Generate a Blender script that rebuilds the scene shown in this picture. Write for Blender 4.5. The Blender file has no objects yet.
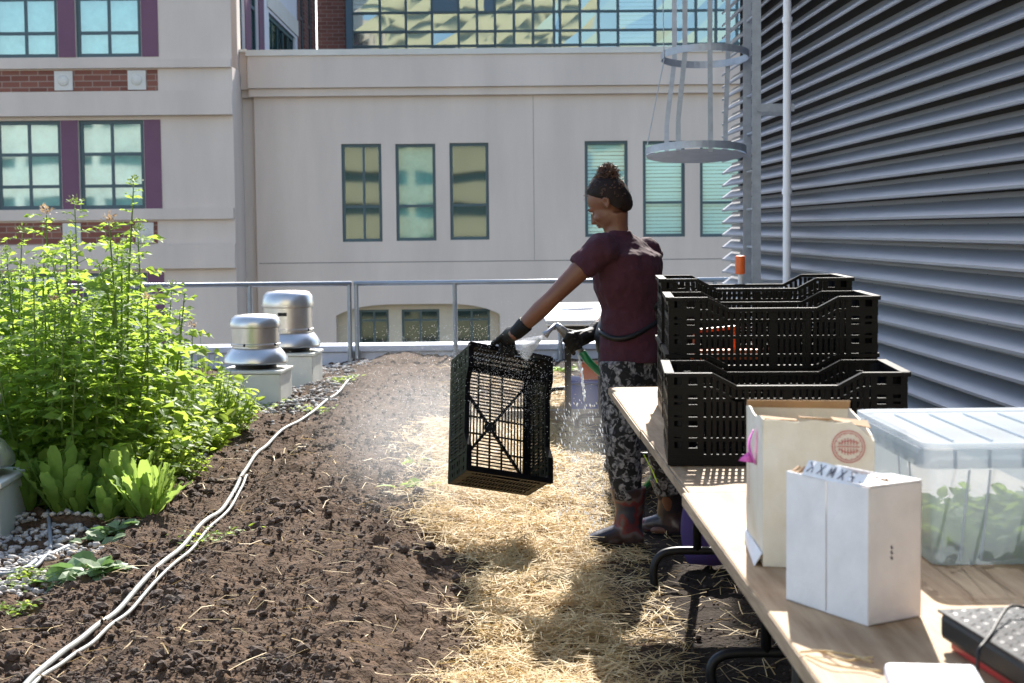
import bpy, bmesh, math, random
from mathutils import Vector, Matrix, noise, Quaternion, Euler
random.seed(7)
R = math.radians
V = Vector
C = bpy.context.scene.collection
scene = bpy.context.scene
# ------------------------------------------------------------------ camera
F = 1640.0
CAMZ = 1.36
cam_d = bpy.data.cameras.new('camera'); cam = bpy.data.objects.new('camera', cam_d); C.objects.link(cam)
cam_d.sensor_width = 36; cam_d.lens = 36*F/1024; cam_d.clip_end = 2000; cam_d.clip_start = .05
M3 = Matrix.Rotation(-.0115, 3, 'Z') @ Matrix.Rotation(math.pi/2-.0683, 3, 'X') @ Matrix.Rotation(-.0100, 3, 'Z')
cam.matrix_world = Matrix.Translation((0, 0, CAMZ)) @ M3.to_4x4()
cam_d.dof.use_dof = True; cam_d.dof.focus_distance = 6.6; cam_d.dof.aperture_fstop = 9
scene.camera = cam
def ray(px, py): return M3 @ V(((px-512)/F, -(py-341.5)/F, -1))
def at(px, py, Y):
    d = ray(px, py); return V((0, 0, CAMZ)) + d*(Y/d.y)
def gp(px, py, z=0.0):
    d = ray(px, py); return V((0, 0, CAMZ)) + d*((z-CAMZ)/d.z)
# ------------------------------------------------------------------ mesh building
class MB:
    def __init__(s): s.v = []; s.f = []; s.m = []; s.cm = 0
    def add(s, vs, fs):
        n = len(s.v); s.v += [tuple(p) for p in vs]
        for f in fs: s.f.append(tuple(i+n for i in f)); s.m.append(s.cm)
    def addo(s, vs, fs):
        o = sum(vs, V((0, 0, 0)))/len(vs); vol = 0
        for f in fs:
            for i in range(1, len(f)-1): vol += (vs[f[0]]-o).dot((vs[f[i]]-o).cross(vs[f[i+1]]-o))
        s.add(vs, fs if vol >= 0 else [f[::-1] for f in fs])
    def box(s, c, d, rot=None):
        hx, hy, hz = d[0]/2, d[1]/2, d[2]/2
        p = [V((x, y, z)) for z in (-hz, hz) for y in (-hy, hy) for x in (-hx, hx)]
        if rot is not None: p = [rot @ q for q in p]
        c = V(c); s.add([q+c for q in p], [(0,2,3,1),(4,5,7,6),(0,1,5,4),(2,6,7,3),(0,4,6,2),(1,3,7,5)])
    def bb(s, x0, x1, y0, y1, z0, z1): s.box(((x0+x1)/2, (y0+y1)/2, (z0+z1)/2), (x1-x0, y1-y0, z1-z0))
    def bar(s, a, b, w, t, up=V((0, 0, 1))):
        a = V(a); b = V(b); d = (b-a); L = d.length
        if L < 1e-6: return
        d.normalize(); sd = d.cross(up)
        if sd.length < 1e-4: sd = d.cross(V((1, 0, 0)))
        sd.normalize(); u = sd.cross(d)
        m = Matrix((d, sd, u)).transposed()
        s.box((a+b)/2, (L, w, t), m)
    def tube(s, path, rad, n=8, cap=True, flat=None):
        path = [V(p) for p in path]
        if not hasattr(rad, '__len__'): rad = [rad]*len(path)
        rings = []; prev = None
        for i, p in enumerate(path):
            t = (path[min(i+1, len(path)-1)]-path[max(i-1, 0)]).normalized()
            if prev is None:
                u = t.cross(V((0, 0, 1)))
                if u.length < .05: u = t.cross(V((0, 1, 0)))
            else: u = prev-t*prev.dot(t)
            u.normalize(); prev = u; w = t.cross(u)
            rings.append([p+(u*math.cos(2*math.pi*k/n)+w*math.sin(2*math.pi*k/n))*rad[i] for k in range(n)])
        vs = [q for r in rings for q in r]; fs = []
        for i in range(len(path)-1):
            for k in range(n): fs.append((i*n+k, i*n+(k+1) % n, (i+1)*n+(k+1) % n, (i+1)*n+k))
        if cap:
            fs.append(tuple(range(n))[::-1]); fs.append(tuple((len(path)-1)*n+k for k in range(n)))
        s.addo(vs, fs)
    def loft(s, rings, cap=True):
        n = len(rings[0]); vs = [V(q) for r in rings for q in r]; fs = []
        for i in range(len(rings)-1):
            for k in range(n): fs.append((i*n+k, i*n+(k+1) % n, (i+1)*n+(k+1) % n, (i+1)*n+k))
        if cap:
            fs.append(tuple(range(n))[::-1]); fs.append(tuple((len(rings)-1)*n+k for k in range(n)))
        s.addo(vs, fs)
    def ell(s, c, r, rot=None, nu=14, nv=9):
        c = V(c); rot = rot or Matrix.Identity(3)
        vs = [c+rot @ V((0, 0, -r[2]))]
        for j in range(1, nv):
            a = -math.pi/2+math.pi*j/nv
            for i in range(nu):
                b = 2*math.pi*i/nu
                vs.append(c+rot @ V((r[0]*math.cos(a)*math.cos(b), r[1]*math.cos(a)*math.sin(b), r[2]*math.sin(a))))
        vs.append(c+rot @ V((0, 0, r[2]))); fs = []
        for i in range(nu): fs.append((0, 1+(i+1) % nu, 1+i))
        for j in range(nv-2):
            for i in range(nu):
                a = 1+j*nu; fs.append((a+i, a+(i+1) % nu, a+nu+(i+1) % nu, a+nu+i))
        a = 1+(nv-2)*nu
        for i in range(nu): fs.append((a+i, a+(i+1) % nu, len(vs)-1))
        s.add(vs, fs)
    def lathe(s, prof, c, n=40):
        c = V(c); vs = []; fs = []
        for (r, z) in prof:
            for k in range(n): vs.append(c+V((r*math.cos(2*math.pi*k/n), r*math.sin(2*math.pi*k/n), z)))
        for i in range(len(prof)-1):
            for k in range(n): fs.append((i*n+k, i*n+(k+1) % n, (i+1)*n+(k+1) % n, (i+1)*n+k))
        fs.append(tuple(range(n))[::-1]); fs.append(tuple((len(prof)-1)*n+k for k in range(n)))
        s.add(vs, fs)
    def build(s, name, mat, parent=None, smooth=False, bevel=0, autosm=None):
        me = bpy.data.meshes.new(name); me.from_pydata(s.v, [], s.f)
        mats = mat if isinstance(mat, (list, tuple)) else [mat]
        for m in mats: me.materials.append(m)
        if len(mats) > 1: me.polygons.foreach_set('material_index', s.m)
        if smooth: me.polygons.foreach_set('use_smooth', [True]*len(me.polygons))
        me.update()
        o = bpy.data.objects.new(name, me); C.objects.link(o)
        if parent is not None: o.parent = parent
        if autosm is not None:
            bm = bmesh.new(); bm.from_mesh(me)
            for e in bm.edges:
                if len(e.link_faces) == 2 and e.calc_face_angle(0) > autosm: e.smooth = False
            for f in bm.faces: f.smooth = True
            bm.to_mesh(me); bm.free()
        if bevel:
            b = o.modifiers.new('bevel', 'BEVEL'); b.width = bevel; b.segments = 2; b.limit_method = 'ANGLE'; b.angle_limit = R(40)
        return o
def tag(o, label=None, cat=None, group=None, kind=None):
    if label: o['label'] = label
    if cat: o['category'] = cat
    if group: o['group'] = group
    if kind: o['kind'] = kind
    return o
def thing(name, loc, label, cat, group=None, rz=0):
    o = bpy.data.objects.new(name, None); C.objects.link(o); o.location = loc; o.rotation_euler = (0, 0, rz); o.empty_display_size = .1
    return tag(o, label, cat, group)
def dup(o, loc=None, rz=None, label=None, scale=None, parent=None):
    c = o.copy(); C.objects.link(c)
    if parent is not None: c.parent = parent
    if loc is not None: c.location = loc
    if rz is not None: c.rotation_euler = (0, 0, rz)
    if scale is not None: c.scale = scale
    if label: c['label'] = label
    for ch in list(o.children): dup(ch, parent=c)
    return c
# ------------------------------------------------------------------ materials
def mat(name, col, rough=.6, metal=0.0, spec=.5, noise_amt=0.0, nscale=8.0, bump=0.0, bscale=60.0, col2=None, coord='Object', detail=6, stretch=None, bdist=.01):
    m = bpy.data.materials.new(name); m.use_nodes = True; nt = m.node_tree; b = nt.nodes['Principled BSDF']
    b.inputs['Roughness'].default_value = rough; b.inputs['Metallic'].default_value = metal
    b.inputs['Specular IOR Level'].default_value = spec
    b.inputs['Base Color'].default_value = (*col, 1)
    tc = nt.nodes.new('ShaderNodeTexCoord'); src = tc.outputs[coord]
    if stretch:
        mp = nt.nodes.new('ShaderNodeMapping'); mp.inputs['Scale'].default_value = stretch
        nt.links.new(src, mp.inputs['Vector']); src = mp.outputs['Vector']
    if noise_amt or col2:
        n = nt.nodes.new('ShaderNodeTexNoise'); n.inputs['Scale'].default_value = nscale; n.inputs['Detail'].default_value = detail; n.inputs['Roughness'].default_value = .6
        nt.links.new(src, n.inputs['Vector'])
        r = nt.nodes.new('ShaderNodeValToRGB'); r.color_ramp.elements[0].position = .3; r.color_ramp.elements[1].position = .7
        c2 = col2 or tuple(min(1, c*(1+noise_amt)) for c in col)
        c1 = col if col2 else tuple(c*(1-noise_amt) for c in col)
        r.color_ramp.elements[0].color = (*c1, 1); r.color_ramp.elements[1].color = (*c2, 1)
        nt.links.new(n.outputs['Fac'], r.inputs['Fac']); nt.links.new(r.outputs['Color'], b.inputs['Base Color'])
    if bump:
        n2 = nt.nodes.new('ShaderNodeTexNoise'); n2.inputs['Scale'].default_value = bscale; n2.inputs['Detail'].default_value = 5
        nt.links.new(src, n2.inputs['Vector'])
        bp = nt.nodes.new('ShaderNodeBump'); bp.inputs['Strength'].default_value = bump; bp.inputs['Distance'].default_value = bdist
        nt.links.new(n2.outputs['Fac'], bp.inputs['Height']); nt.links.new(bp.outputs['Normal'], b.inputs['Normal'])
    return m
def leaf_mat(name, c1, c2, trans=.5, tcol=None, scale=3.0, rough=.55):
    m = mat(name, c1, rough, 0, .25, col2=c2, nscale=scale, coord='Object'); nt = m.node_tree; b = nt.nodes['Principled BSDF']
    t = nt.nodes.new('ShaderNodeBsdfTranslucent'); mx = nt.nodes.new('ShaderNodeMixShader'); mx.inputs[0].default_value = trans
    t.inputs['Color'].default_value = (*(tcol or c2), 1)
    nt.links.new(b.outputs[0], mx.inputs[1]); nt.links.new(t.outputs[0], mx.inputs[2])
    nt.links.new(mx.outputs[0], nt.nodes['Material Output'].inputs['Surface'])
    return m
def glass_mat(name, tint, refl=.35, wob=.35, wscale=.8):
    m = bpy.data.materials.new(name); m.use_nodes = True; nt = m.node_tree; nt.nodes.remove(nt.nodes['Principled BSDF'])
    g = nt.nodes.new('ShaderNodeBsdfGlossy'); g.inputs['Roughness'].default_value = .03; g.inputs['Color'].default_value = (.78, .95, .95, 1)
    t = nt.nodes.new('ShaderNodeBsdfTransparent'); t.inputs['Color'].default_value = (*tint, 1)
    mx = nt.nodes.new('ShaderNodeMixShader'); mx.inputs[0].default_value = refl
    n = nt.nodes.new('ShaderNodeTexNoise'); n.inputs['Scale'].default_value = wscale; n.inputs['Detail'].default_value = 1
    tc = nt.nodes.new('ShaderNodeTexCoord'); nt.links.new(tc.outputs['Object'], n.inputs['Vector'])
    bp = nt.nodes.new('ShaderNodeBump'); bp.inputs['Strength'].default_value = 1; bp.inputs['Distance'].default_value = wob*.1
    nt.links.new(n.outputs['Fac'], bp.inputs['Height']); nt.links.new(bp.outputs['Normal'], g.inputs['Normal'])
    nt.links.new(t.outputs[0], mx.inputs[1]); nt.links.new(g.outputs[0], mx.inputs[2]); nt.links.new(mx.outputs[0], nt.nodes['Material Output'].inputs['Surface'])
    return m
def brick_mat(name, c1, c2, mortar, scale=1.0):
    m = mat(name, c1, .85); nt = m.node_tree; b = nt.nodes['Principled BSDF']
    br = nt.nodes.new('ShaderNodeTexBrick'); br.inputs['Scale'].default_value = scale
    br.inputs['Color1'].default_value = (*c1, 1); br.inputs['Color2'].default_value = (*c2, 1); br.inputs['Mortar'].default_value = (*mortar, 1)
    br.inputs['Mortar Size'].default_value = .012; br.inputs['Brick Width'].default_value = .42; br.inputs['Row Height'].default_value = .14
    tc = nt.nodes.new('ShaderNodeTexCoord'); sp = nt.nodes.new('ShaderNodeSeparateXYZ'); cb = nt.nodes.new('ShaderNodeCombineXYZ'); ad = nt.nodes.new('ShaderNodeMath')
    nt.links.new(tc.outputs['Object'], sp.inputs[0]); nt.links.new(sp.outputs['X'], ad.inputs[0]); nt.links.new(sp.outputs['Y'], ad.inputs[1])
    nt.links.new(ad.outputs[0], cb.inputs['X']); nt.links.new(sp.outputs['Z'], cb.inputs['Y']); nt.links.new(cb.outputs[0], br.inputs['Vector'])
    nt.links.new(br.outputs['Color'], b.inputs['Base Color'])
    return m
K = {}
K['stucco'] = mat('stucco', (.60, .50, .43), .92, noise_amt=.075, nscale=1.1, bump=.25, bscale=26, stretch=(1, 1, .22))
K['trim'] = mat('trim_stone', (.60, .56, .50), .85, noise_amt=.05, nscale=1.5)
K['sidewall'] = mat('pale_side_wall', (.62, .60, .62), .9, noise_amt=.04, nscale=1)
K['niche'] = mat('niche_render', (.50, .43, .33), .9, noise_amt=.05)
K['joint'] = mat('wall_joint', (.25, .22, .2), .9)
K['purple'] = mat('purple_panel', (.135, .052, .095), .6, noise_amt=.08, nscale=2)
K['teal'] = mat('teal_window_frame', (.035, .075, .09), .45)
K['tealpanel'] = mat('teal_spandrel', (.05, .11, .16), .4)
K['brick'] = brick_mat('red_brick', (.16, .052, .035), (.24, .09, .06), (.28, .2, .16), 1.0)
K['darkbrick'] = brick_mat('dark_brick', (.13, .05, .04), (.18, .07, .055), (.2, .15, .13), 1.0)
K['glass'] = glass_mat('window_glass', (.42, .66, .64), .12, .05, .5)
K['glassd'] = glass_mat('dim_window_glass', (.35, .5, .5), .05, .03, .5)
K['glassb'] = glass_mat('blind_window_glass', (.70, .88, .86), .12, .05, .9)
K['glassl'] = glass_mat('gridded_window_glass', (.55, .78, .76), .22, .03, .8)
K['glassc'] = glass_mat('curtain_wall_glass', (.4, .55, .6), .26, .12, .5)
K['blind'] = mat('teal_white_blind', (.70, .82, .78), .6)
K['curtain'] = mat('pale_curtain', (.55, .66, .62), .8, noise_amt=.2, nscale=3)
K['room'] = mat('dark_room', (.02, .03, .035), .9)
K['yellow'] = mat('yellow_stone', (.56, .50, .34), .85, noise_amt=.1, nscale=.5)
K['palebld'] = mat('pale_stone', (.60, .60, .54), .85, noise_amt=.2, nscale=.3)
K['galv'] = mat('galvanised_steel', (.34, .37, .42), .5, .45, noise_amt=.12, nscale=14)
K['rail'] = mat('grey_steel_rail', (.27, .30, .34), .45, .6, noise_amt=.1)
K['louvre'] = mat('grey_louvre_metal', (.34, .345, .37), .40, .45, noise_amt=.06, nscale=2)
K['backing'] = mat('louvre_backing', (.03, .03, .03), .9)
K['alu'] = mat('spun_aluminium', (.62, .60, .57), .33, .85, noise_amt=.12, nscale=5, bump=.05, bscale=8)
K['ventbox'] = mat('cream_painted_metal', (.62, .62, .55), .6, noise_amt=.1, nscale=6)
K['black'] = mat('black_metal', (.007, .007, .008), .5, 0, .35)
K['plastic'] = mat('black_crate_plastic', (.0042, .0042, .0048), .36, 0, .10, noise_amt=.3, nscale=15)
K['parapet'] = mat('pale_blue_parapet', (.46, .50, .60), .6, noise_amt=.06, nscale=2)
K['white'] = mat('white_paint', (.75, .76, .8), .5)
K['hose'] = mat('grey_hose', (.25, .255, .24), .5, noise_amt=.2, nscale=20)
K['hosedark'] = mat('slate_hose', (.2, .22, .25), .45, noise_amt=.1)
K['green'] = mat('green_hose_rubber', (.01, .16, .06), .35)
K['orange'] = mat('orange_plastic', (.75, .13, .02), .4)
K['card'] = mat('white_cardboard', (.66, .655, .665), .7, noise_amt=.09, nscale=13, bump=.2, bscale=40)
K['cardold'] = mat('cream_cardboard', (.70, .66, .57), .75, col2=(.54, .46, .33), nscale=7, bump=.3, bscale=30)
K['kraft'] = mat('brown_cardboard', (.36, .22, .11), .85, noise_amt=.15, nscale=20)
K['ink'] = mat('dark_blue_ink', (.02, .02, .05), .6)
K['redink'] = mat('red_ink', (.45, .10, .08), .7)
K['pink'] = mat('pink_tape', (.60, .12, .45), .5)
K['blue'] = mat('blue_plastic', (.02, .07, .42), .4)
K['lilac'] = mat('purple_fabric', (.040, .018, .10), .8)
K['lime'] = mat('lime_plastic', (.45, .62, .04), .5)
K['red'] = mat('red_plastic', (.40, .02, .02), .4)
K['skin'] = mat('brown_skin', (.15, .062, .034), .5, noise_amt=.1, nscale=9)
K['hair'] = mat('dark_brown_hair', (.014, .008, .006), .7, 0, .2, noise_amt=.3, nscale=40)
K['shirt'] = mat('maroon_cotton', (.042, .008, .018), .9, noise_amt=.15, nscale=5, bump=.35, bscale=9, bdist=.03)
K['glove'] = mat('black_glove_rubber', (.006, .006, .007), .6, 0, .25, bump=.3, bscale=60)
K['stone'] = mat('pale_gravel', (.36, .34, .315), .85, noise_amt=.6, nscale=16, coord='Object')
K['deck'] = mat('grey_roof_membrane', (.16, .15, .14), .9, noise_amt=.3, nscale=3, bump=.5, bscale=40)
K['street'] = mat('asphalt', (.05, .05, .05), .9)
K['clod'] = mat('soil_clod', (.066, .042, .028), .95, noise_amt=.4, nscale=25, bump=.6, bscale=90)
def straw_material():
    m = leaf_mat('dry_straw', (.40, .27, .11), (.74, .58, .31), .25, (.66, .46, .18), 30, .6); return m
K['straw'] = straw_material()
K['leafA'] = leaf_mat('tall_plant_leaf', (.075, .15, .028), (.16, .27, .045), .55, (.42, .58, .08), 3.5)
K['leafB'] = leaf_mat('low_plant_leaf', (.10, .18, .03), (.20, .32, .05), .55, (.48, .62, .09), 4)
K['leafC'] = leaf_mat('lettuce_leaf', (.085, .19, .03), (.24, .36, .08), .42, (.42, .58, .12), 22)
K['leafD'] = leaf_mat('grey_green_leaf', (.10, .17, .08), (.20, .28, .14), .3, (.2, .35, .1), 6)
K['stem'] = leaf_mat('green_stem', (.12, .2, .05), (.20, .28, .08), .25, (.3, .4, .08), 6)
K['seed'] = leaf_mat('dry_flower_head', (.30, .20, .12), (.45, .30, .18), .3, (.5, .35, .2), 20)
# wood boards
def wood_mat(name, c1, c2, axis=(1, 1, 1), edge=False):
    m = mat(name, c1, .75, 0, .35, col2=c2, nscale=5, stretch=axis, bump=.25, bscale=7, bdist=.004, detail=9)
    nt = m.node_tree; b = nt.nodes['Principled BSDF']
    n = nt.nodes.new('ShaderNodeTexNoise'); n.inputs['Scale'].default_value = 1.7; n.inputs['Detail'].default_value = 8
    tc = nt.nodes.new('ShaderNodeTexCoord'); nt.links.new(tc.outputs['Object'], n.inputs['Vector'])
    r = nt.nodes.new('ShaderNodeValToRGB'); r.color_ramp.elements[0].position = .42; r.color_ramp.elements[1].position = .60
    r.color_ramp.elements[0].color = (.62, .60, .58, 1); r.color_ramp.elements[1].color = (1, 1, 1, 1)
    old = b.inputs['Base Color'].links[0].from_socket
    mx = nt.nodes.new('ShaderNodeMix'); mx.data_type = 'RGBA'; mx.blend_type = 'MULTIPLY'; mx.inputs[0].default_value = 1
    nt.links.new(n.outputs['Fac'], r.inputs['Fac']); nt.links.new(old, mx.inputs[6]); nt.links.new(r.outputs['Color'], mx.inputs[7])
    nt.links.new(mx.outputs[2], b.inputs['Base Color'])
    return m
K['ply'] = wood_mat('weathered_plywood', (.30, .225, .15), (.52, .43, .33), (9, .7, 1))
K['plygrey'] = wood_mat('greyed_plywood', (.33, .195, .095), (.56, .39, .225), (9, .7, 1))
K['plyedge'] = wood_mat('plywood_edge', (.24, .16, .09), (.46, .35, .24), (1, 2, 40))
# leggings: black and grey mottled print
def print_mat():
    m = mat('mottled_print_fabric', (.02, .02, .022), .85); nt = m.node_tree; b = nt.nodes['Principled BSDF']
    tc = nt.nodes.new('ShaderNodeTexCoord')
    n1 = nt.nodes.new('ShaderNodeTexNoise'); n1.inputs['Scale'].default_value = 27; n1.inputs['Detail'].default_value = 4; n1.inputs['Distortion'].default_value = 1.2
    n2 = nt.nodes.new('ShaderNodeTexNoise'); n2.inputs['Scale'].default_value = 70; n2.inputs['Detail'].default_value = 5
    nt.links.new(tc.outputs['Object'], n1.inputs['Vector']); nt.links.new(tc.outputs['Object'], n2.inputs['Vector'])
    r1 = nt.nodes.new('ShaderNodeValToRGB'); r1.color_ramp.elements[0].position = .46; r1.color_ramp.elements[1].position = .52
    r1.color_ramp.elements[0].color = (0.03, .03, .03, 1); r1.color_ramp.elements[1].color = (1, 1, 1, 1)
    r2 = nt.nodes.new('ShaderNodeValToRGB'); r2.color_ramp.elements[0].position = .38; r2.color_ramp.elements[1].position = .62
    r2.color_ramp.elements[0].color = (.03, .03, .035, 1); r2.color_ramp.elements[1].color = (.25, .24, .24, 1)
    mx = nt.nodes.new('ShaderNodeMix'); mx.data_type = 'RGBA'; mx.blend_type = 'MULTIPLY'; mx.inputs[0].default_value = 1
    nt.links.new(n1.outputs['Fac'], r1.inputs['Fac']); nt.links.new(n2.outputs['Fac'], r2.inputs['Fac'])
    nt.links.new(r1.outputs[0], mx.inputs[6]); nt.links.new(r2.outputs[0], mx.inputs[7]); nt.links.new(mx.outputs[2], b.inputs['Base Color'])
    return m
K['legging'] = print_mat()
def boot_mat():
    m = mat('flower_print_rubber', (.05, .03, .03), .35); nt = m.node_tree; b = nt.nodes['Principled BSDF']
    tc = nt.nodes.new('ShaderNodeTexCoord'); n = nt.nodes.new('ShaderNodeTexNoise'); n.inputs['Scale'].default_value = 9; n.inputs['Detail'].default_value = 2
    nt.links.new(tc.outputs['Object'], n.inputs['Vector']); r = nt.nodes.new('ShaderNodeValToRGB'); r.color_ramp.interpolation = 'EASE'
    e = r.color_ramp.elements; e[0].position = .36; e[0].color = (.02, .015, .02, 1); e[1].position = .46; e[1].color = (.05, .028, .024, 1)
    for p, c in ((.54, (.11, .09, .085)), (.60, (.13, .02, .02)), (.66, (.03, .032, .045))):
        q = e.new(p); q.color = (*c, 1)
    nt.links.new(n.outputs['Fac'], r.inputs['Fac']); nt.links.new(r.outputs[0], b.inputs['Base Color']); return m
K['boot'] = boot_mat()
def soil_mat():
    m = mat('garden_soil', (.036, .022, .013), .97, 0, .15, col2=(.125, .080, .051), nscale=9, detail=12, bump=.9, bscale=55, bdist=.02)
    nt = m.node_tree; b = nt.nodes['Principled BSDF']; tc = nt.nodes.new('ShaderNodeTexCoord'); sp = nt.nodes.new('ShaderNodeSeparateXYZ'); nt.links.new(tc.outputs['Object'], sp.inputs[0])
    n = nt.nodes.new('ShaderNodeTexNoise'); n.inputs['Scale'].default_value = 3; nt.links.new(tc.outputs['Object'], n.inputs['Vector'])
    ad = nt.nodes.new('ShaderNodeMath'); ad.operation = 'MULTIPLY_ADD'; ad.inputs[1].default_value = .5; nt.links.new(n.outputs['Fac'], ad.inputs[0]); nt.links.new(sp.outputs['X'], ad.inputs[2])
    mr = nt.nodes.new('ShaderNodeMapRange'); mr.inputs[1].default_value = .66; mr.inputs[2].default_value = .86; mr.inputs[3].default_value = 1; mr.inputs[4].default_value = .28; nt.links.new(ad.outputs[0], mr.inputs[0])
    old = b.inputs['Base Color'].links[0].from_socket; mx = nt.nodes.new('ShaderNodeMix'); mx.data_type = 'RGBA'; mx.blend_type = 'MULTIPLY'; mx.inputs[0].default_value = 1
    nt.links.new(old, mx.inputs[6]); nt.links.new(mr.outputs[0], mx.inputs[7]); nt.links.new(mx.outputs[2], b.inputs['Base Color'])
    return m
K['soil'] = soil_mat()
def bin_mat():
    m = bpy.data.materials.new('frosted_clear_plastic'); m.use_nodes = True; nt = m.node_tree; b = nt.nodes['Principled BSDF']
    b.inputs['Base Color'].default_value = (.46, .51, .56, 1); b.inputs['Roughness'].default_value = .25
    t = nt.nodes.new('ShaderNodeBsdfTransparent'); t.inputs['Color'].default_value = (.84, .88, .92, 1)
    tr = nt.nodes.new('ShaderNodeBsdfTranslucent'); tr.inputs['Color'].default_value = (.58, .64, .69, 1)
    m1 = nt.nodes.new('ShaderNodeMixShader'); m1.inputs[0].default_value = .5; m2 = nt.nodes.new('ShaderNodeMixShader'); m2.inputs[0].default_value = .44
    nt.links.new(b.outputs[0], m1.inputs[1]); nt.links.new(tr.outputs[0], m1.inputs[2]); nt.links.new(m1.outputs[0], m2.inputs[1]); nt.links.new(t.outputs[0], m2.inputs[2])
    nt.links.new(m2.outputs[0], nt.nodes['Material Output'].inputs['Surface']); return m, m2
K['bin'], _ = bin_mat()
K['lid'], _l = bin_mat(); _l.inputs[0].default_value = .22; K['lid'].node_tree.nodes['Principled BSDF'].inputs['Base Color'].default_value = (.72, .77, .84, 1); K['lid'].name = 'frosted_plastic_lid'
def water_mat():
    m = bpy.data.materials.new('water_drops'); m.use_nodes = True; nt = m.node_tree; b = nt.nodes['Principled BSDF']
    b.inputs['Base Color'].default_value = (.9, .93, .96, 1); b.inputs['Roughness'].default_value = .1; b.inputs['Subsurface Weight'].default_value = 0
    t = nt.nodes.new('ShaderNodeBsdfTranslucent'); mx = nt.nodes.new('ShaderNodeMixShader'); mx.inputs[0].default_value = .5
    t.inputs['Color'].default_value = (.95, .97, 1, 1)
    nt.links.new(b.outputs[0], mx.inputs[1]); nt.links.new(t.outputs[0], mx.inputs[2]); nt.links.new(mx.outputs[0], nt.nodes['Material Output'].inputs['Surface']); return m
K['water'] = water_mat()
# ------------------------------------------------------------------ world and sun
SUN_AZ, SUN_EL = R(9), R(38)
w = bpy.data.worlds.new('World'); scene.world = w; w.use_nodes = True; nt = w.node_tree
sky = nt.nodes.new('ShaderNodeTexSky'); sky.sky_type = 'NISHITA'; sky.sun_disc = False; sky.sun_elevation = SUN_EL; sky.sun_rotation = SUN_AZ; sky.air_density = 1; sky.dust_density = 1.0
bg = nt.nodes['Background']; bg.inputs['Strength'].default_value = .13
nt.links.new(sky.outputs[0], bg.inputs['Color'])
sd = bpy.data.lights.new('sun', 'SUN'); sd.energy = 4.6; sd.angle = R(.53); sd.color = (1, .95, .87)
sun = bpy.data.objects.new('sun', sd); C.objects.link(sun)
to_sun = V((math.sin(SUN_AZ)*math.cos(SUN_EL), math.cos(SUN_AZ)*math.cos(SUN_EL), math.sin(SUN_EL)))
sun.rotation_euler = to_sun.to_track_quat('Z', 'Y').to_euler(); sun.location = (0, 0, 30)
scene.view_settings.view_transform = 'Standard'; scene.view_settings.look = 'None'; scene.view_settings.exposure = 1.5; scene.view_settings.gamma = 1
# ------------------------------------------------------------------ ground
def lin(a, b, n): return [a+(b-a)*i/(n-1) for i in range(n)]
def soil_h(x, y):
    p = V((x, y, 0))
    h = .045*noise.noise(p*1.3)+.032*noise.noise(p*4.1+V((5, 0, 0)))+.030*abs(noise.noise(p*10))+.020*noise.noise(p*21)+.016*noise.noise(p*37)
    bed = max(0, min(1, (x+1.25)/.15))*max(0, min(1, (-.05-x)/.35))
    h += .035*math.exp(-((x+.42-.06*(y-6))/.16)**2)*(1+noise.noise(p*3.1))*max(0, min(1, (9.5-y)/2))
    h += .06*bed*(1+.6*noise.noise(p*2.2))
    h *= (.35 if x > .35 else 1) if x > .2 else 1
    if x < -1.62: h -= min(.05, (-1.62-x)*.35) if (y > 12.3 or y < 7.75) else 0
    d = (V((x, y))-V((.56, 6.95))).length
    if d < .5: h *= .25+.75*(d/.5)
    return h
xs = lin(-7, -2.4, 24)[:-1]+lin(-2.4, .9, 215)[:-1]+lin(.9, 2.7, 45)
ys = [3.2*(17.05/3.2)**(i/449) for i in range(450)]
sv = [(x, y, soil_h(x, y)) for y in ys for x in xs]; nx = len(xs)
sf = [(j*nx+i, j*nx+i+1, (j+1)*nx+i+1, (j+1)*nx+i) for j in range(len(ys)-1) for i in range(nx-1)]
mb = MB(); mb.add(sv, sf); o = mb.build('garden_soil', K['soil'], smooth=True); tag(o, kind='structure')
mb = MB(); mb.bb(-14, 4.5, -4, 17.6, -.6, -.13); tag(mb.build('roof_deck', K['deck']), kind='structure')
mb = MB(); mb.add([(-400, -400, -14), (400, -400, -14), (400, 400, -14), (-400, 400, -14)], [(0, 1, 2, 3)]); tag(mb.build('street_ground', K['street']), kind='structure')
# clods
def lump(mb, c, r, sq=1.0):
    t = (1+5**.5)/2
    pts = [(-1,t,0),(1,t,0),(-1,-t,0),(1,-t,0),(0,-1,t),(0,1,t),(0,-1,-t),(0,1,-t),(t,0,-1),(t,0,1),(-t,0,-1),(-t,0,1)]
    fs = [(0,11,5),(0,5,1),(0,1,7),(0,7,10),(0,10,11),(1,5,9),(5,11,4),(11,10,2),(10,7,6),(7,1,8),(3,9,4),(3,4,2),(3,2,6),(3,6,8),(3,8,9),(4,9,5),(2,4,11),(6,2,10),(8,6,7),(9,8,1)]
    rot = Euler((random.random()*6, random.random()*6, random.random()*6)).to_matrix()
    sx, sy = random.uniform(.7, 1.25), random.uniform(.7, 1.25)
    vs = []
    for p in pts:
        q = V(p).normalized()*r*random.uniform(.7, 1.15); q = rot @ q; vs.append(V(c)+V((q.x*sx, q.y*sy, q.z*sq)))
    mb.add(vs, fs)
mb = MB()
for i in range(52000):
    y = 4.3*(14.5/4.3)**random.random(); x = random.uniform(-2.3, .3) if random.random() < .92 else random.uniform(.3, 1.8)
    if -.35+.1*math.sin(y) < x < .5 and random.random() < .8: continue
    r = min(.020, .0026*(1/max(.01, random.random()))**.52)*(1.35 if noise.noise(V((x, y, 3))*1.6) > .12 else .8)
    if x > .4: r = min(r, .012)
    lump(mb, (x, y, soil_h(x, y)+r*.3), r, .8)
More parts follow.
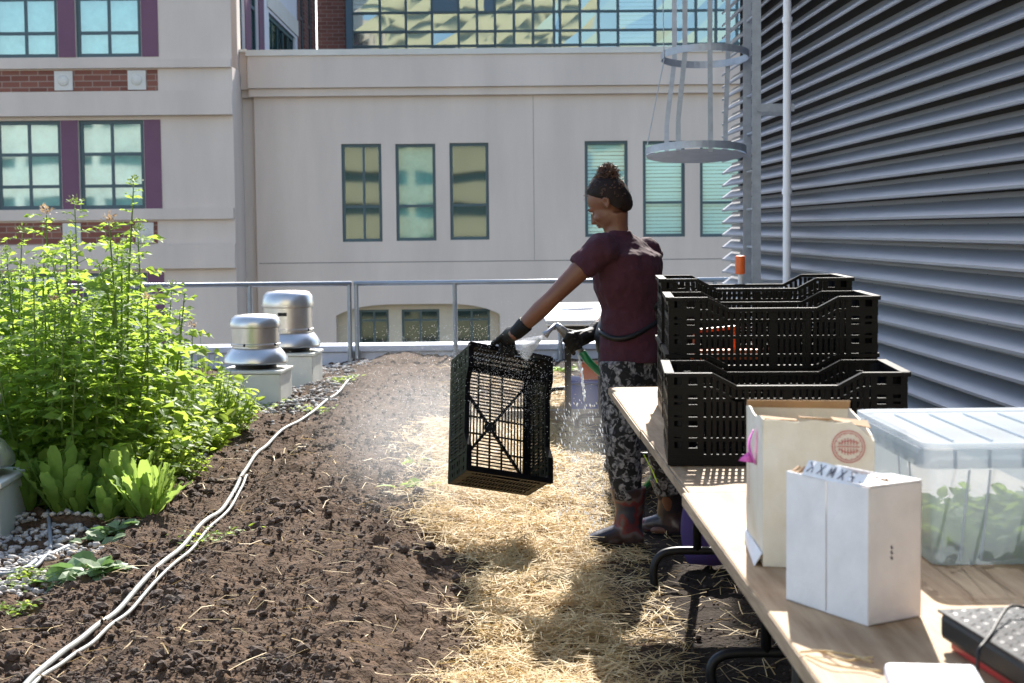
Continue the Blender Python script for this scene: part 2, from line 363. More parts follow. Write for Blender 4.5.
tag(mb.build('soil_clods', K['clod'], smooth=False), 'loose dark brown clods scattered over the tilled bed', 'soil clods', kind='stuff')
# gravel
mb = MB()
for i in range(5200):
    k = random.random()
    if k < .62: x, y = random.uniform(-2.7, -1.2), random.uniform(12.2, 16.9)
    elif k < .94: x, y = random.uniform(-2.75, -1.72), random.uniform(6.35, 7.85)
    else: x, y = random.uniform(-3.5, -1.5), random.uniform(6, 16)
    if y < 8 and x > -1.85+.12*math.sin(y*9): continue
    if y > 12 and x > -1.32+.08*math.sin(y*5): continue
    r = random.uniform(.010, .024)
    lump(mb, (x, y, soil_h(x, y)+r*.35), r, .7)
tag(mb.build('gravel', K['stone'], smooth=True), 'pale rounded gravel along the left side of the bed', 'gravel', kind='stuff')
# straw
def straw_density(x, y):
    e = -.42+.38*max(0, min(1, (9.0-y)/4.2))+.09*math.sin(y*2.3)+.05*math.sin(y*5.1)
    fr = .16+.16*max(0, min(1, (y-6)/3)); e += .05
    if x < e-fr: return .005
    if x < e: return .005+.5*((x-e+fr)/fr)**2
    if x < .40: return 1.0
    if x < .62: return .38 if y > 6.6 else .15
    return .014
mb = MB(); n = 0
while n < 42000:
    y = 4.4*(15.5/4.4)**random.random(); x = random.uniform(-1.9, 1.9)
    if random.random() > straw_density(x, y): continue
    if y > 9.8 and x < .35 and random.random() < min(.93, (y-9.8)*.45): continue
    n += 1
    L = random.uniform(.03, .19); a = random.uniform(0, 6.283); wd = random.uniform(.0009, .0022)*(1 if y < 9 else 1.5)
    dr = V((math.cos(a), math.sin(a), random.uniform(-.2, .25))); sdv = V((-math.sin(a), math.cos(a), random.uniform(-.6, .6)))*wd
    h0 = soil_h(x, y)+random.random()**2*(.055 if straw_density(x, y) > .5 else .012)+.004
    c = V((x, y, h0)); bend = random.uniform(-.012, .02)
    p0 = c-dr*L/2; p1 = c+V((0, 0, bend)); p2 = c+dr*L/2
    mb.add([p0-sdv, p0+sdv, p1+sdv, p1-sdv, p2+sdv*.8, p2-sdv*.8], [(0, 1, 2, 3), (3, 2, 4, 5)])
tag(mb.build('straw_mulch', K['straw']), 'golden loose straw spread over the path beside the bed', 'straw', kind='stuff')
# ------------------------------------------------------------------ facade helper
def facade(mb, x0, x1, z0, z1, holes, T, depth=.3):
    """wall sheet with openings; T maps (u, z, out) to world"""
    us = sorted({x0, x1, *[h[0] for h in holes], *[h[1] for h in holes]}); zs = sorted({z0, z1, *[h[2] for h in holes], *[h[3] for h in holes]})
    for i in range(len(us)-1):
        for j in range(len(zs)-1):
            uc = (us[i]+us[i+1])/2; zc = (zs[j]+zs[j+1])/2
            if any(h[0] < uc < h[1] and h[2] < zc < h[3] for h in holes): continue
            mb.add([T(us[i], zs[j], 0), T(us[i+1], zs[j], 0), T(us[i+1], zs[j+1], 0), T(us[i], zs[j+1], 0)], [(0, 1, 2, 3)])
    for (a, b, c, d) in holes:
        for (p, q) in (((a, c), (a, d)), ((a, d), (b, d)), ((b, d), (b, c)), ((b, c), (a, c))):
            mb.add([T(p[0], p[1], 0), T(q[0], q[1], 0), T(q[0], q[1], -depth), T(p[0], p[1], -depth)], [(0, 1, 2, 3)])
def window(parent, T, h, cols, rows, inset=.14, fw=.07, back='room', blind=False, glass='glass', zr=None, ur=None, name='window'):
    a, b, c, d = h; m = MB()
    def bx(u0, u1, z0, z1, o0, o1):
        p = [T(u, z, o) for o in (o0, o1) for z in (z0, z1) for u in (u0, u1)]
        m.add(p, [(0,2,3,1),(4,5,7,6),(0,1,5,4),(2,6,7,3),(0,4,6,2),(1,3,7,5)])
    bx(a, a+fw, c, d, -inset-.05, -inset+.03); bx(b-fw, b, c, d, -inset-.05, -inset+.03)
    bx(a+fw, b-fw, c, c+fw, -inset-.05, -inset+.03); bx(a+fw, b-fw, d-fw, d, -inset-.05, -inset+.03)
    for k in range(1, cols):
        u = a+(b-a)*(ur[k-1] if ur else k/cols); bx(u-fw*.4, u+fw*.4, c+fw, d-fw, -inset-.04, -inset+.02)
    for k in range(1, rows):
        z = c+(d-c)*(zr[k-1] if zr else k/rows); bx(a+fw, b-fw, z-fw*.42, z+fw*.42, -inset-.045, -inset+.025)
    f = m.build(name, K['teal'], parent)
    m = MB(); m.add([T(a+.02, c+.02, -inset), T(b-.02, c+.02, -inset), T(b-.02, d-.02, -inset), T(a+.02, d-.02, -inset)], [(0, 1, 2, 3)])
    m.build('pane', K[glass], f)
    if blind:
        m = MB(); z = c+.05; i = 0
        while z < d-.03:
            wv = .008*math.sin(i*1.7+a*3)
            m.add([T(a+.03, z, -inset-.10), T(b-.03, z+wv, -inset-.10), T(b-.03, z+wv+.075, -inset-.135), T(a+.03, z+.075, -inset-.135)], [(0, 1, 2, 3)]); z += .088; i += 1
        m.build('blind', K['blind'], f)
    m = MB(); bk = -inset-(.45 if back != 'curtain' else .16)
    m.add([T(a-.1, c-.1, bk), T(b+.1, c-.1, bk), T(b+.1, d+.1, bk), T(a-.1, d+.1, bk)], [(0, 1, 2, 3)])
    m.build('curtain' if back == 'curtain' else 'room_lining', K[back], f)
    return f
# ---- centre building, Y = 40
YB = 40.0
def bz(py, px=512, Y=YB): return at(px, py, Y).z
def bxx(px, py=200, Y=YB): return at(px, py, Y).x
ctr = thing('stucco_building', (6, YB, 0), 'long beige stucco building with narrow teal framed windows behind the guard rail', 'building')
def Tc(u, z, o): return V((u-6, -o, z))          # front faces -Y, local to the building
zt = bz(50)
pxs = [(342, 382, 144, 242), (396, 436, 144, 241), (450, 489, 143, 240), (585, 628, 141, 237), (643, 685, 141, 237), (700, 742, 141, 237), (757, 799, 141, 237)]
holes = [(bxx(a), bxx(b), bz(d, a), bz(c, a)) for a, b, c, d in pxs]
n1 = (bxx(336, 320), bxx(500, 320), bz(420), bz(303)); n2 = (bxx(574, 320), bxx(738, 320), bz(420), bz(301))
mb = MB(); facade(mb, bxx(256), 16, -14, bz(94), holes+[n1, n2], Tc, .35)
# shallow arch heads over the niches
mb.build('wall', K['stucco'], ctr)
for nn in (n1, n2):
    N = 24; mb = MB()
    for i in range(N):
        def az(t): return nn[3]+.27*(1-(2*t-1)**4)-.27
        u0 = nn[0]+(nn[1]-nn[0])*i/N; u1 = nn[0]+(nn[1]-nn[0])*(i+1)/N
        z0 = az(i/N); z1 = az((i+1)/N)
        mb.add([Tc(u0, z0, .004), Tc(u1, z1, .004), Tc(u1, nn[3]+.03, .004), Tc(u0, nn[3]+.03, .004), Tc(u0, z0, -.35), Tc(u1, z1, -.35)], [(0, 1, 2, 3), (0, 4, 5, 1)])
    mb.build('arch_head', K['stucco'], ctr)
for nn, wl in ((n1, [(358, 388), (401, 439), (453, 490)]), (n2, [(596, 628), (640, 680), (692, 725)])):
    hs = [(bxx(a, 325), bxx(b, 325), bz(400), bz(309)) for a, b in wl]
    def Tn(u, z, o): return V((u-6, .35-o, z))
    mb = MB(); facade(mb, nn[0], nn[1], -4.6, nn[3]+.2, hs, Tn, .2); mb.build('niche_wall', K['niche'], ctr)
    for h in hs: window(ctr, Tn, h, 2, 2, .1, .06, 'room', glass='glassd', zr=(.88,))
mb = MB()
def cbox(m, T, u0, u1, z0, z1, o0, o1):
    p = [T(u, z, o) for o in (o0, o1) for z in (z0, z1) for u in (u0, u1)]
    m.add(p, [(0,2,3,1),(4,5,7,6),(0,1,5,4),(2,6,7,3),(0,4,6,2),(1,3,7,5)])
xL = bxx(249, 60)
cbox(mb, Tc, xL, 16, bz(87, 500), zt-.12, -1, .28)
cbox(mb, Tc, bxx(252), 16, bz(95, 500), bz(87, 500)-.004, -1, .17)
cbox(mb, Tc, bxx(229, 60), xL-.004, bz(90, 240), bz(53, 240), -1, .12)
mb.build('parapet_band', K['stucco'], ctr)
mb = MB(); cbox(mb, Tc, xL-.04, 16.02, zt-.12, zt+.02, -1.1, .33); cbox(mb, Tc, bxx(227, 60), xL-.045, bz(53, 240)+.003, bz(50, 240), -1.1, .17); mb.build('coping', K['trim'], ctr)
mb = MB(); cbox(mb, Tc, bxx(236, 200), bxx(256)-.003, -14, bz(98, 245), -1.0, -.12); cbox(mb, Tc, bxx(233, 200), bxx(256)-.003, bz(98, 245)+.003, bz(90, 245)-.004, -1, .0); mb.build('corner_return', K['stucco'], ctr)
mb = MB()
for py in (261, 100):
    cbox(mb, Tc, bxx(258), 16, bz(py, 500)-.012, bz(py, 500)+.012, -.01, .003) if py == 261 else None
for px in (372, 534): cbox(mb, Tc, bxx(px)-.006, bxx(px)+.006, bz(261, 500)+.02 if px == 534 else -5, bz(96) if px == 534 else n1[3]-.3, -.01, .003) if px == 534 else None
mb.build('control_joint', K['joint'], ctr)
for i, h in enumerate(holes):
    bl = i >= 3
    window(ctr, Tc, h, 2 if i in (0,) else 1, 2, .10, .075, 'room' if i != 1 else 'curtain', bl, 'glassb' if bl else 'glass', zr=(.36,), ur=(.55,))
mb = MB(); cbox(mb, Tc, bxx(232), 16, -14, zt-.3, -14, -1.2); mb.build('roof', K['deck'], ctr)
# ---- left building, plane slightly nearer
YL = 38.6
lb = thing('pier_building', (-12, YL, 0), 'beige building with red brick bands, purple piers and large gridded windows at left', 'building')
def Tl(u, z, o): return V((u+12, -o, z))
def lx(px, py=150): return at(px, py, YL).x
def lz(py, px=110): return at(px, py, YL).z
xr = lx(234, 160)
wins = []; 
for (py0, py1) in ((-38, 57), (120, 209), (273, 362), (425, 514)):
    for (a, b) in ((-200, -138), (-120, -60), (-4, 61), (79, 144)): wins.append((lx(a), lx(b), lz(py1), lz(py0)))
mb = MB(); facade(mb, -26, xr, -14, 13, wins, Tl, .3); mb.build('wall', K['stucco'], lb)
mb = MB()   # side facing right, between Y 38.6 and the centre block
mb.add([Tl(xr, -14, 0), Tl(xr, -14, -1.6), Tl(xr, 5.2, -1.6), Tl(xr, 5.2, 0)], [(0, 1, 2, 3)]); mb.build('end_wall', K['stucco'], lb)
mb = MB()
for (py0, py1) in ((-38, 57), (120, 209), (273, 362), (425, 514)):
    for (a, b) in ((-220, -200), (-138, -120), (61.5, 78.5), (144.5, 161)):
        mb = MB(); cbox(mb, Tl, lx(a), lx(b), lz(py1), lz(py0), -.02, .02); mb.build('purple_pier', K['purple'], lb)
mb = MB()
for (py0, py1) in ((70, 91), (222, 244)): mb = MB(); cbox(mb, Tl, -26, lx(158, py1), lz(py1), lz(py0), -.02, .015); mb.build('brick_band', K['brick'], lb)
for (py0, py1) in ((70, 91), (222, 244)):
    for pc in (66, 139):
        mb = MB(); u = lx(pc+ (4 if py0 > 200 else 0)); hh = (lz(py0)-lz(py1)); cbox(mb, Tl, u-.21, u+.21, lz(py1)+.02, lz(py0)-.02, 0, .06)
        mb.lathe([(.001, .0), (.13, 0), (.11, .03), (.05, .05), (.001, .05)], (0, 0, 0), 16)
        k = 8; nv = 16*5
        cc = Tl(u, (lz(py0)+lz(py1))/2, .06)
        for q in range(8, 8+nv):
            x, y, z = mb.v[q]; mb.v[q] = (cc.x+x, cc.y-z, cc.z+y)
        mb.build('stone_medallion', K['trim'], lb)
mb = MB()
for (py0, py1, pe, o) in ((60, 68.5, 231, .12), (92, 116, 233, .20), (209, 220, 234, .12), (245, 269, 236, .2), (396, 420, 238, .2)):
    mb = MB(); cbox(mb, Tl, -26, lx(pe, py0), lz(py1), lz(py0), -.02, o); mb.build('ledge', K['stucco'], lb)
for i, h in enumerate(wins): window(lb, Tl, h, 2, 3, .12, .09, 'curtain' if (i//4) in (0, 1) else 'room', glass='glassl', zr=(.26, .62))
mb = MB(); cbox(mb, Tl, -26, xr-.02, -14, 13, -1.5, -1.0); mb.build('core', K['stucco'], lb)
# ---- side wing receding above the low block
sx = at(229, 40, 40).x
sw = thing('rear_wing', (sx, 40, 0), 'pale rear wing with teal and purple windows receding above the low block', 'building')
def Ts(u, z, o): return V((o, u, z))      # u along +Y, faces +X
def sy(px): return sx/((px-492)/F)-40
def sz(px, py): return at(px, py, sy(px)+40).z
h = [(1.4, 2.6, 3.5, 9.3), (3.6, 5.1, 3.5, 9.3), (7.3, 13.6, 4.0, 7.6), (7.3, 13.6, 9.6, 14)]
mb = MB(); facade(mb, 0, 14.2, -14, 14, h, Ts, .2); mb.build('wall', K['sidewall'], sw)
for k, q in enumerate(h): window(sw, Ts, q, 1 if k < 2 else 5, 3, .1, .12, 'room')
mb = MB()
for (a, b) in ((1.15, 1.38), (2.62, 3.58), (5.12, 6.1)): mb = MB(); cbox(mb, Ts, a, b, 3.5, 9.3, 0, .03); mb.build('purple_pier', K['purple'], sw)
mb = MB(); cbox(mb, Ts, 0, 14.2, 9.32, 9.55, 0, .1); mb.build('ledge', K['trim'], sw); mb = MB(); cbox(mb, Ts, 6.9, 14.2, 7.7, 8.2, 0, .04); mb.build('ledge', K['trim'], sw)
mb = MB(); cbox(mb, Ts, 0.01, 22, -14, 14, -6, -1.0); mb.build('core', K['sidewall'], sw)
h = [(15.2, 16.4, 6.8, 12), (17.6, 18.9, 6.8, 12)]
mb = MB(); facade(mb, 14.25, 20, -14, 14, h, Ts, .2); mb.build('brick_wall', K['darkbrick'], sw)
for q in h: window(sw, Ts, q, 1, 3, .1, .12, 'room')
mb = MB()
for q in h: mb = MB(); cbox(mb, Ts, q[0]-.1, q[1]+.1, q[2]-.35, q[2]-.03, 0, .1); mb.build('window_sill', K['trim'], sw)
# frontal brick return + curtain wall
YG = 60.3
gb = thing('glass_building', (5, YG, 0), 'glass curtain wall building with yellow and blue reflections above the stucco parapet', 'building')
def Tg(u, z, o): return V((u-5, -o, z))
def gx(px): return at(px, 25, YG).x
def gz(py): return at(500, py, YG).z
mb = MB(); cbox(mb, Tg, sx+.02, gx(346), -14, 22, -3, 0); mb.build('brick_return', K['darkbrick'], gb)
mb = MB(); cbox(mb, Tg, gx(346)+.003, gx(352), -14, 22, -3, .08); cbox(mb, Tg, gx(432), gx(458), gz(12), gz(-60), -.1, .03); cbox(mb, Tg, gx(484), gx(495), gz(12), gz(-60), -.1, .03); mb.build('spandrel', K['tealpanel'], gb)
vx = [352, 380, 406, 432, 458.5, 477, 495, 514, 533, 554, 560, 580, 598.5, 618, 655, 675, 696, 716, 737, 758, 779]
hz = [75, 60, 45.5, 31, 12, -8, -28, -48, -68, -90]
mb = MB()
for p in vx: cbox(mb, Tg, gx(p)-.045, gx(p)+.045, gz(80), 22, -.12, .06)
for q in hz: cbox(mb, Tg, gx(352), gx(785), gz(q)-.04, gz(q)+.04, -.11, .05)
fr = mb.build('mullion_grid', K['teal'], gb)
mb = MB()
for i in range(len(vx)-1):
    for j in range(len(hz)-1):
        a, b, c, d = gx(vx[i]), gx(vx[i+1]), gz(hz[j]), gz(hz[j+1]); j1 = [random.uniform(-.016, .016) for _ in range(4)]
        mb.add([Tg(a, c, -.03+j1[0]), Tg(b, c, -.03+j1[1]), Tg(b, d, -.03+j1[2]), Tg(a, d, -.03+j1[3])], [(0, 1, 2), (0, 2, 3)])
mb.build('glazing', K['glassc'], gb)
mb = MB(); cbox(mb, Tg, gx(352), gx(785), -14, 22, -3, -1.2); mb.build('core', K['room'], gb)
mb = MB(); z = gz(46)
while z < gz(-40):
    mb.add([Tg(gx(618)+.05, z, -.3), Tg(gx(655)-.05, z, -.3), Tg(gx(655)-.05, z+.11, -.4), Tg(gx(618)+.05, z+.11, -.4)], [(0, 1, 2, 3)])
    mb.add([Tg(gx(352)+.05, z, -.3), Tg(gx(379), z, -.3), Tg(gx(379), z+.11, -.4), Tg(gx(352)+.05, z+.11, -.4)], [(0, 1, 2, 3)]) if z > gz(13) else None
    z += .16
mb.build('blind', K['blind'], gb)
dp = MB(); p = at(295, 48, 59.5); dp.tube([(p.x, 59.7, 2), (p.x, 59.7, 20)], .16, 10); o = dp.build('downpipe', K['white'], smooth=True); tag(o, 'white downpipe in front of dark brick corner beyond the parapet', 'downpipe')
# buildings behind the camera (seen in the window reflections)
def block(name, x0, x1, y, zt_, m, label, ph=3.2, pw=2.6, ww=1.4, hh=1.8):
    b = thing(name, ((x0+x1)/2, y, 0), label, 'building'); cx = (x0+x1)/2
    def T(u, z, o): return V((u-cx, o, z))
    hs = []; z = -10
    while z+2.4 < zt_:
        u = x0+1
        while u+1.8 < x1: hs.append((u, u+ww, z+.8, z+.8+hh)); u += pw
        z += ph
    mb = MB(); facade(mb, x0, x1, -14, zt_, hs, T, .3); mb.build('wall', m, b)
    mb = MB()
    for h in hs: mb.add([T(h[0], h[2], -.2), T(h[1], h[2], -.2), T(h[1], h[3], -.2), T(h[0], h[3], -.2)], [(0, 1, 2, 3)])
    mb.build('window_glazing', K['teal'], b)
    mb = MB(); cbox(mb, T, x0, x1, -14, zt_-.02, -12, -.5); mb.build('core', m, b)
block('yellow_stone_building', -21, 10, -32, 27, K['yellow'], 'tall yellow stone building reflected in the curtain wall', 2.3, 7.4, 6.9, .85)
block('pale_stone_building', -70, -22, -36, 10.5, K['palebld'], 'lower pale building reflected in the gridded windows', 3.0, 5.3, 4.6, .9)
# ------------------------------------------------------------------ parapet and guard rail
mb = MB(); mb.bb(-12, 2.9, 17.05, 17.45, -.6, .10); mb.bb(-12, 2.9, 17.02, 17.48, .103, .17); tag(mb.build('roof_parapet', K['parapet'], bevel=.01), 'low pale blue grey parapet at the roof edge', 'parapet')
gr = thing('guard_rail', (-2, 17, 0), 'grey steel guard rail along the roof edge', 'guard rail')
def rx(px, py=300, Y=16.95): return at(px, py, Y).x
rz_ = at(400, 283, 16.95).z
mb = MB(); mb.tube([(-10, -.05, rz_), (rx(352)+2, -.05, rz_)], .026, 10); mb.tube([(rx(354)+2, -.05, rz_), (4.6, -.05, rz_)], .026, 10); mb.build('top_rail', K['rail'], gr, smooth=True)
for px in (-60, 60, 150, 250, 349.5, 356.5, 455, 560, 664, 715):
    mb = MB(); x = rx(px)+2; mb.tube([(x, -.05, -.12), (x, -.05, rz_)], .024, 10); mb.bb(x-.06, x+.06, -.14, -.0, -.02, .0); mb.bb(x-.03, x+.03, -.02, .03, -.02, .12); mb.build('post', K['rail'], gr, smooth=False)
# ------------------------------------------------------------------ louvre wall
WX = 2.35; P = .1245
lw = thing('louvre_wall', (WX, 9, 0), 'tall grey metal louvre wall with horizontal slats on the right', 'louvre wall')
NS = 42
y0, y1 = -.5-9, 16.78-9
prof = [(.105, .97*P), (.103, .80*P), (.094, .72*P), (.010, .20*P), (.0, .14*P), (.0, .03*P), (.008, .0), (.012, .02*P), (.012, .12*P), (.09, .47*P)]
mb = MB()
for k in range(NS):
    z = -.1+k*P
    segs = [y0+(y1-y0)*i/6 for i in range(7)]
    rings = [[V((a, yy, z+b)) for (a, b) in prof] for yy in segs]
    mb.loft(rings)
mb.build('slats', K['louvre'], lw)
for yy in (y1-3.1, y1-6.2, y1-9.3, y1-12.4):
    for k in range(NS):
        pass
mb = MB()
for k in range(NS):
    for j in range(20):
        yy = y1-.5-j*.82; mb.ell((.098, yy, -.1+k*P+.72*P), (.004, .007, .007), None, 6, 4)
mb.build('screw', K['black'], lw)
mb = MB(); mb.bb(.112, .16, y0, y1-.5, -.2, NS*P-.1); mb.build('backing_panel', K['backing'], lw)
mb = MB()
for yy in (y1-.7, y1-2.9, y1-5.4, y1-7.9): mb.bb(.161, .22, yy-.04, yy+.04, -.2, NS*P-.1)
mb.bb(.165, 2.6, y0, y0+.2, -.2, NS*P-.1)
mb.build('post', K['rail'], lw)
# ------------------------------------------------------------------ caged ladder
lad = thing('caged_ladder', (2.07, 13, 0), 'galvanised caged ladder fixed to the louvre wall', 'ladder')
lx0 = at(752, 150, 13).x-2.07
for yy in (-.22, .24):
    mb = MB(); mb.bb(lx0-.034, lx0+.034, yy-.006, yy+.006, .1, 6.2); mb.build('rail', K['galv'], lad)
mb = MB()
z = .3
while z < 6.1: mb.tube([(lx0, -.21, z), (lx0, .23, z)], .011, 8); z += .3
mb.build('rungs', K['galv'], lad)
mb = MB()
for z in (.9, 2.28, 5):
    for yy in (-.24, .26): mb = MB(); mb.bb(lx0, .28, yy-.005, yy+.005, z-.03, z+.03); mb.build('wall_bracket', K['galv'], lad)
def hoop(cx, r, z, hgt=.055, th=.006, n=48):
    mb = MB(); vs = []
    for k in range(n):
        a = 2*math.pi*k/n; c, s = math.cos(a), math.sin(a)
        vs += [(cx+r*c, r*s, z-hgt/2), (cx+r*c, r*s, z+hgt/2), (cx+(r-th)*c, (r-th)*s, z+hgt/2), (cx+(r-th)*c, (r-th)*s, z-hgt/2)]
    fs = []
    for k in range(n):
        a = 4*k; b = 4*((k+1) % n)
        for i in range(4): fs.append((a+i, b+i, b+(i+1) % 4, a+(i+1) % 4))
    mb.add(vs, fs); return mb
hc = at(705, 56, 13); bc = at(696, 154, 13)
def tilt(m, z0, a=.10):
    m.v = [(x, y, z-a*y) for x, y, z in m.v]; return m
for (c, r) in ((hc, .345), ): tilt(hoop(c.x-2.07, r, c.z), c.z).build('cage_hoop', K['galv'], lad, smooth=False)
hoop(hc.x-2.07, .345, hc.z+1.25).build('cage_hoop', K['galv'], lad); hoop(hc.x-2.07, .345, hc.z+2.5).build('cage_hoop', K['galv'], lad)
mb = hoop(bc.x-2.07, .395, bc.z+.02, .055); N = 40
mb.add([(bc.x-2.07+.39*math.cos(2*math.pi*k/N), .39*math.sin(2*math.pi*k/N), bc.z-.018) for k in range(N)]+[(bc.x-2.07, 0, bc.z-.03)], [(k, (k+1) % N, N) for k in range(N)])
tilt(mb, bc.z).build('cage_base_plate', K['galv'], lad)
for (pt, pb, yo) in ((674.5, 667, .28), (685, 678, -.26), (710, 710, -.34), (728, 726, .30)):
    mb = MB(); X1 = at(pt, 60, 13+yo).x-2.07; X2 = at(pb, 140, 13+yo).x-2.07
    for (a, b) in (((X2, yo*1.08, bc.z), (X2+.0, yo*1.08, bc.z+.25)), ((X2, yo*1.08, bc.z+.25), (X1, yo, hc.z)), ((X1, yo, hc.z), (X1, yo, hc.z+2.55))): mb.bar(a, b, .038, .006, V((0, 1, 0)))
    mb.build('cage_strap', K['galv'], lad)
mb = MB(); a = at(663, 0, 12.9)-V((2.07, 13, 0)); b = at(664, 60, 12.9)-V((2.07, 13, 0)); c = at(647, 146, 12.95)-V((2.07, 13, 0)); mb.tube([a+V((0, 0, 1)), a, b, c], .004, 6); mb.build('cable', K['galv'], lad)
mb = MB(); p = at(787, 150, 12.2); mb.tube([(p.x, 12.2, -.1), (p.x, 12.2, 2.6), (p.x, 12.2, 5.6)], .03, 14)
for z in (.5, 1.62, 2.88, 4.3): mb.tube([(p.x, 12.2, z-.02), (p.x, 12.2, z+.02)], .038, 14)
tag(mb.build('conduit_pipe', K['white'], smooth=False, autosm=R(40)), 'slim white vertical pipe in front of the louvre wall', 'pipe')
# ------------------------------------------------------------------ roof vents
def vent(loc, label, s=1.0, dr=.205, hd=.25, bh=.27, bw=.5, rz=.0, sticker=False):
    t = thing('roof_vent', loc, label, 'roof vent', 'spun metal roof vents', rz)
    mb = MB(); h = bw/2; mb.bb(-h, h, -h, h, -.15, bh-.03); mb.build('curb_box', K['ventbox'], t, bevel=.008)
    mb = MB(); mb.bb(-h-.012, h+.012, -h-.012, h+.012, bh-.027, bh); mb.build('curb_flange', K['ventbox'], t, bevel=.005)
    mb = MB(); mb.lathe([(dr*.85, bh+.002), (dr*.85, bh+.06)], (0, 0, 0)); mb.build('throat', K['black'], t, smooth=False, autosm=R(40))
    k = bh+.045; sk = dr+.065
    mb = MB(); mb.lathe([(dr*.8, k+.01), (sk-.01, k), (sk, k+.012), (sk-.004, k+.045), (sk-.03, k+.085), (dr+.012, k+.115), (dr-.01, k+.13), (dr-.012, k+.15)], (0, 0, 0), 48); mb.build('skirt', K['alu'], t, autosm=R(45))
    mb = MB(); mb.lathe([(dr-.006, k+.14), (dr+.004, k+.145), (dr+.004, k+.16), (dr-.004, k+.165), (dr-.004, k+.13+hd*.62), (dr+.003, k+.13+hd*.63)], (0, 0, 0), 48); mb.build('drum', K['alu'], t, autosm=R(45))
    kk = k+.13+hd*.635
    mb = MB(); mb.lathe([(dr+.008, kk), (dr+.010, kk+.03), (dr-.005, kk+hd*.28), (dr-.035, kk+hd*.37), (dr*.5, kk+hd*.40), (.001, kk+hd*.41)], (0, 0, 0), 48); mb.build('cap', K['alu'], t, autosm=R(60))
    mb = MB()
    for a in (math.pi*1.42, math.pi*1.85, .9, 2.6): mb.ell(((dr)*math.cos(a), dr*math.sin(a), k+.155), (.012, .012, .012), None, 8, 6)
    mb.build('bolt', K['black'], t)
    if sticker:
        mb = MB()
        for i in range(8):
            a0 = -math.pi/2-.22+i*.045; a1 = a0+.045; rr = dr+.001
            mb.add([(rr*math.cos(a0), rr*math.sin(a0), kk-.075), (rr*math.cos(a1), rr*math.sin(a1), kk-.075), (rr*math.cos(a1), rr*math.sin(a1), kk-.045), (rr*math.cos(a0), rr*math.sin(a0), kk-.045)], [(0, 1, 2, 3)])
        mb.build('data_plate', K['black'], t)
    return t
p = gp(254, 399); vent((p.x, p.y+.15, -.02), 'squat round metal roof vent on cream box, nearer of the pair by the gravel', dr=.20, hd=.26, bh=.26, bw=.50, rz=R(-4))
p = gp(288, 383); vent((p.x, p.y+.1, -.02), 'taller round metal roof vent with dark data plate, behind the squat one', dr=.225, hd=.36, bh=.30, bw=.52, rz=R(-4), sticker=True)
p = gp(-58, 531); vent((p.x, p.y+.25, -.03), 'roof vent cut off by the left edge of the picture, beside the lettuces', dr=.20, hd=.26, bh=.25, bw=.52, rz=R(2))
# ------------------------------------------------------------------ hoses
def smooth_path(pts, n=10):
    out = []
    P_ = [pts[0]]+pts+[pts[-1]]
    for i in range(1, len(P_)-2):
        for k in range(n):
            t = k/n; a, b, c, d = P_[i-1], P_[i], P_[i+1], P_[i+2]
            out.append(.5*((2*b)+(c-a)*t+(2*a-5*b+4*c-d)*t*t+(3*b-3*c+d-a)*t**3))
    out.append(P_[-2]); return out
def hose(pxs, r, m, name, label, lift=.0, zfix=None, cat='hose'):
    pts = smooth_path([gp(a, b, .03) for a, b in pxs], 12)
    pts = [V((q.x, q.y, (soil_h(q.x, q.y)+r*.8+lift))) for q in pts]
    for _ in range(9): pts = [pts[0]]+[V((b.x, b.y, (a.z+b.z*2+c.z)/4)) for a, b, c in zip(pts, pts[1:], pts[2:])]+[pts[-1]]
    mb = MB(); mb.tube(pts, r, 10); return tag(mb.build(name, m, smooth=True), label, cat)
hose([(-10, 722), (34, 678), (92, 625), (150, 575), (200, 527), (232, 493), (250, 465), (272, 437), (297, 421), (325, 402), (345, 385), (356, 374)], .0105, K['hose'], 'garden_hose', 'long pale grey irrigation hose running the length of the bed', .012)
hose([(-2, 722), (46, 675), (101, 628), (156, 580), (205, 532), (236, 495), (247, 478)], .0075, K['hose'], 'garden_hose', 'thinner pale tube lying just right of the long irrigation hose', .014)
hose([(-10, 558), (25, 553), (48, 541), (70, 531)], .013, K['hosedark'], 'hose_end', 'dark slate hose lying straight on the gravel by the cut off vent')
hose([(-10, 562), (20, 558), (40, 549), (50, 535), (48, 510)], .009, K['hosedark'], 'hose_end', 'thin slate tube curling up from the gravel by the cut off vent', .01)
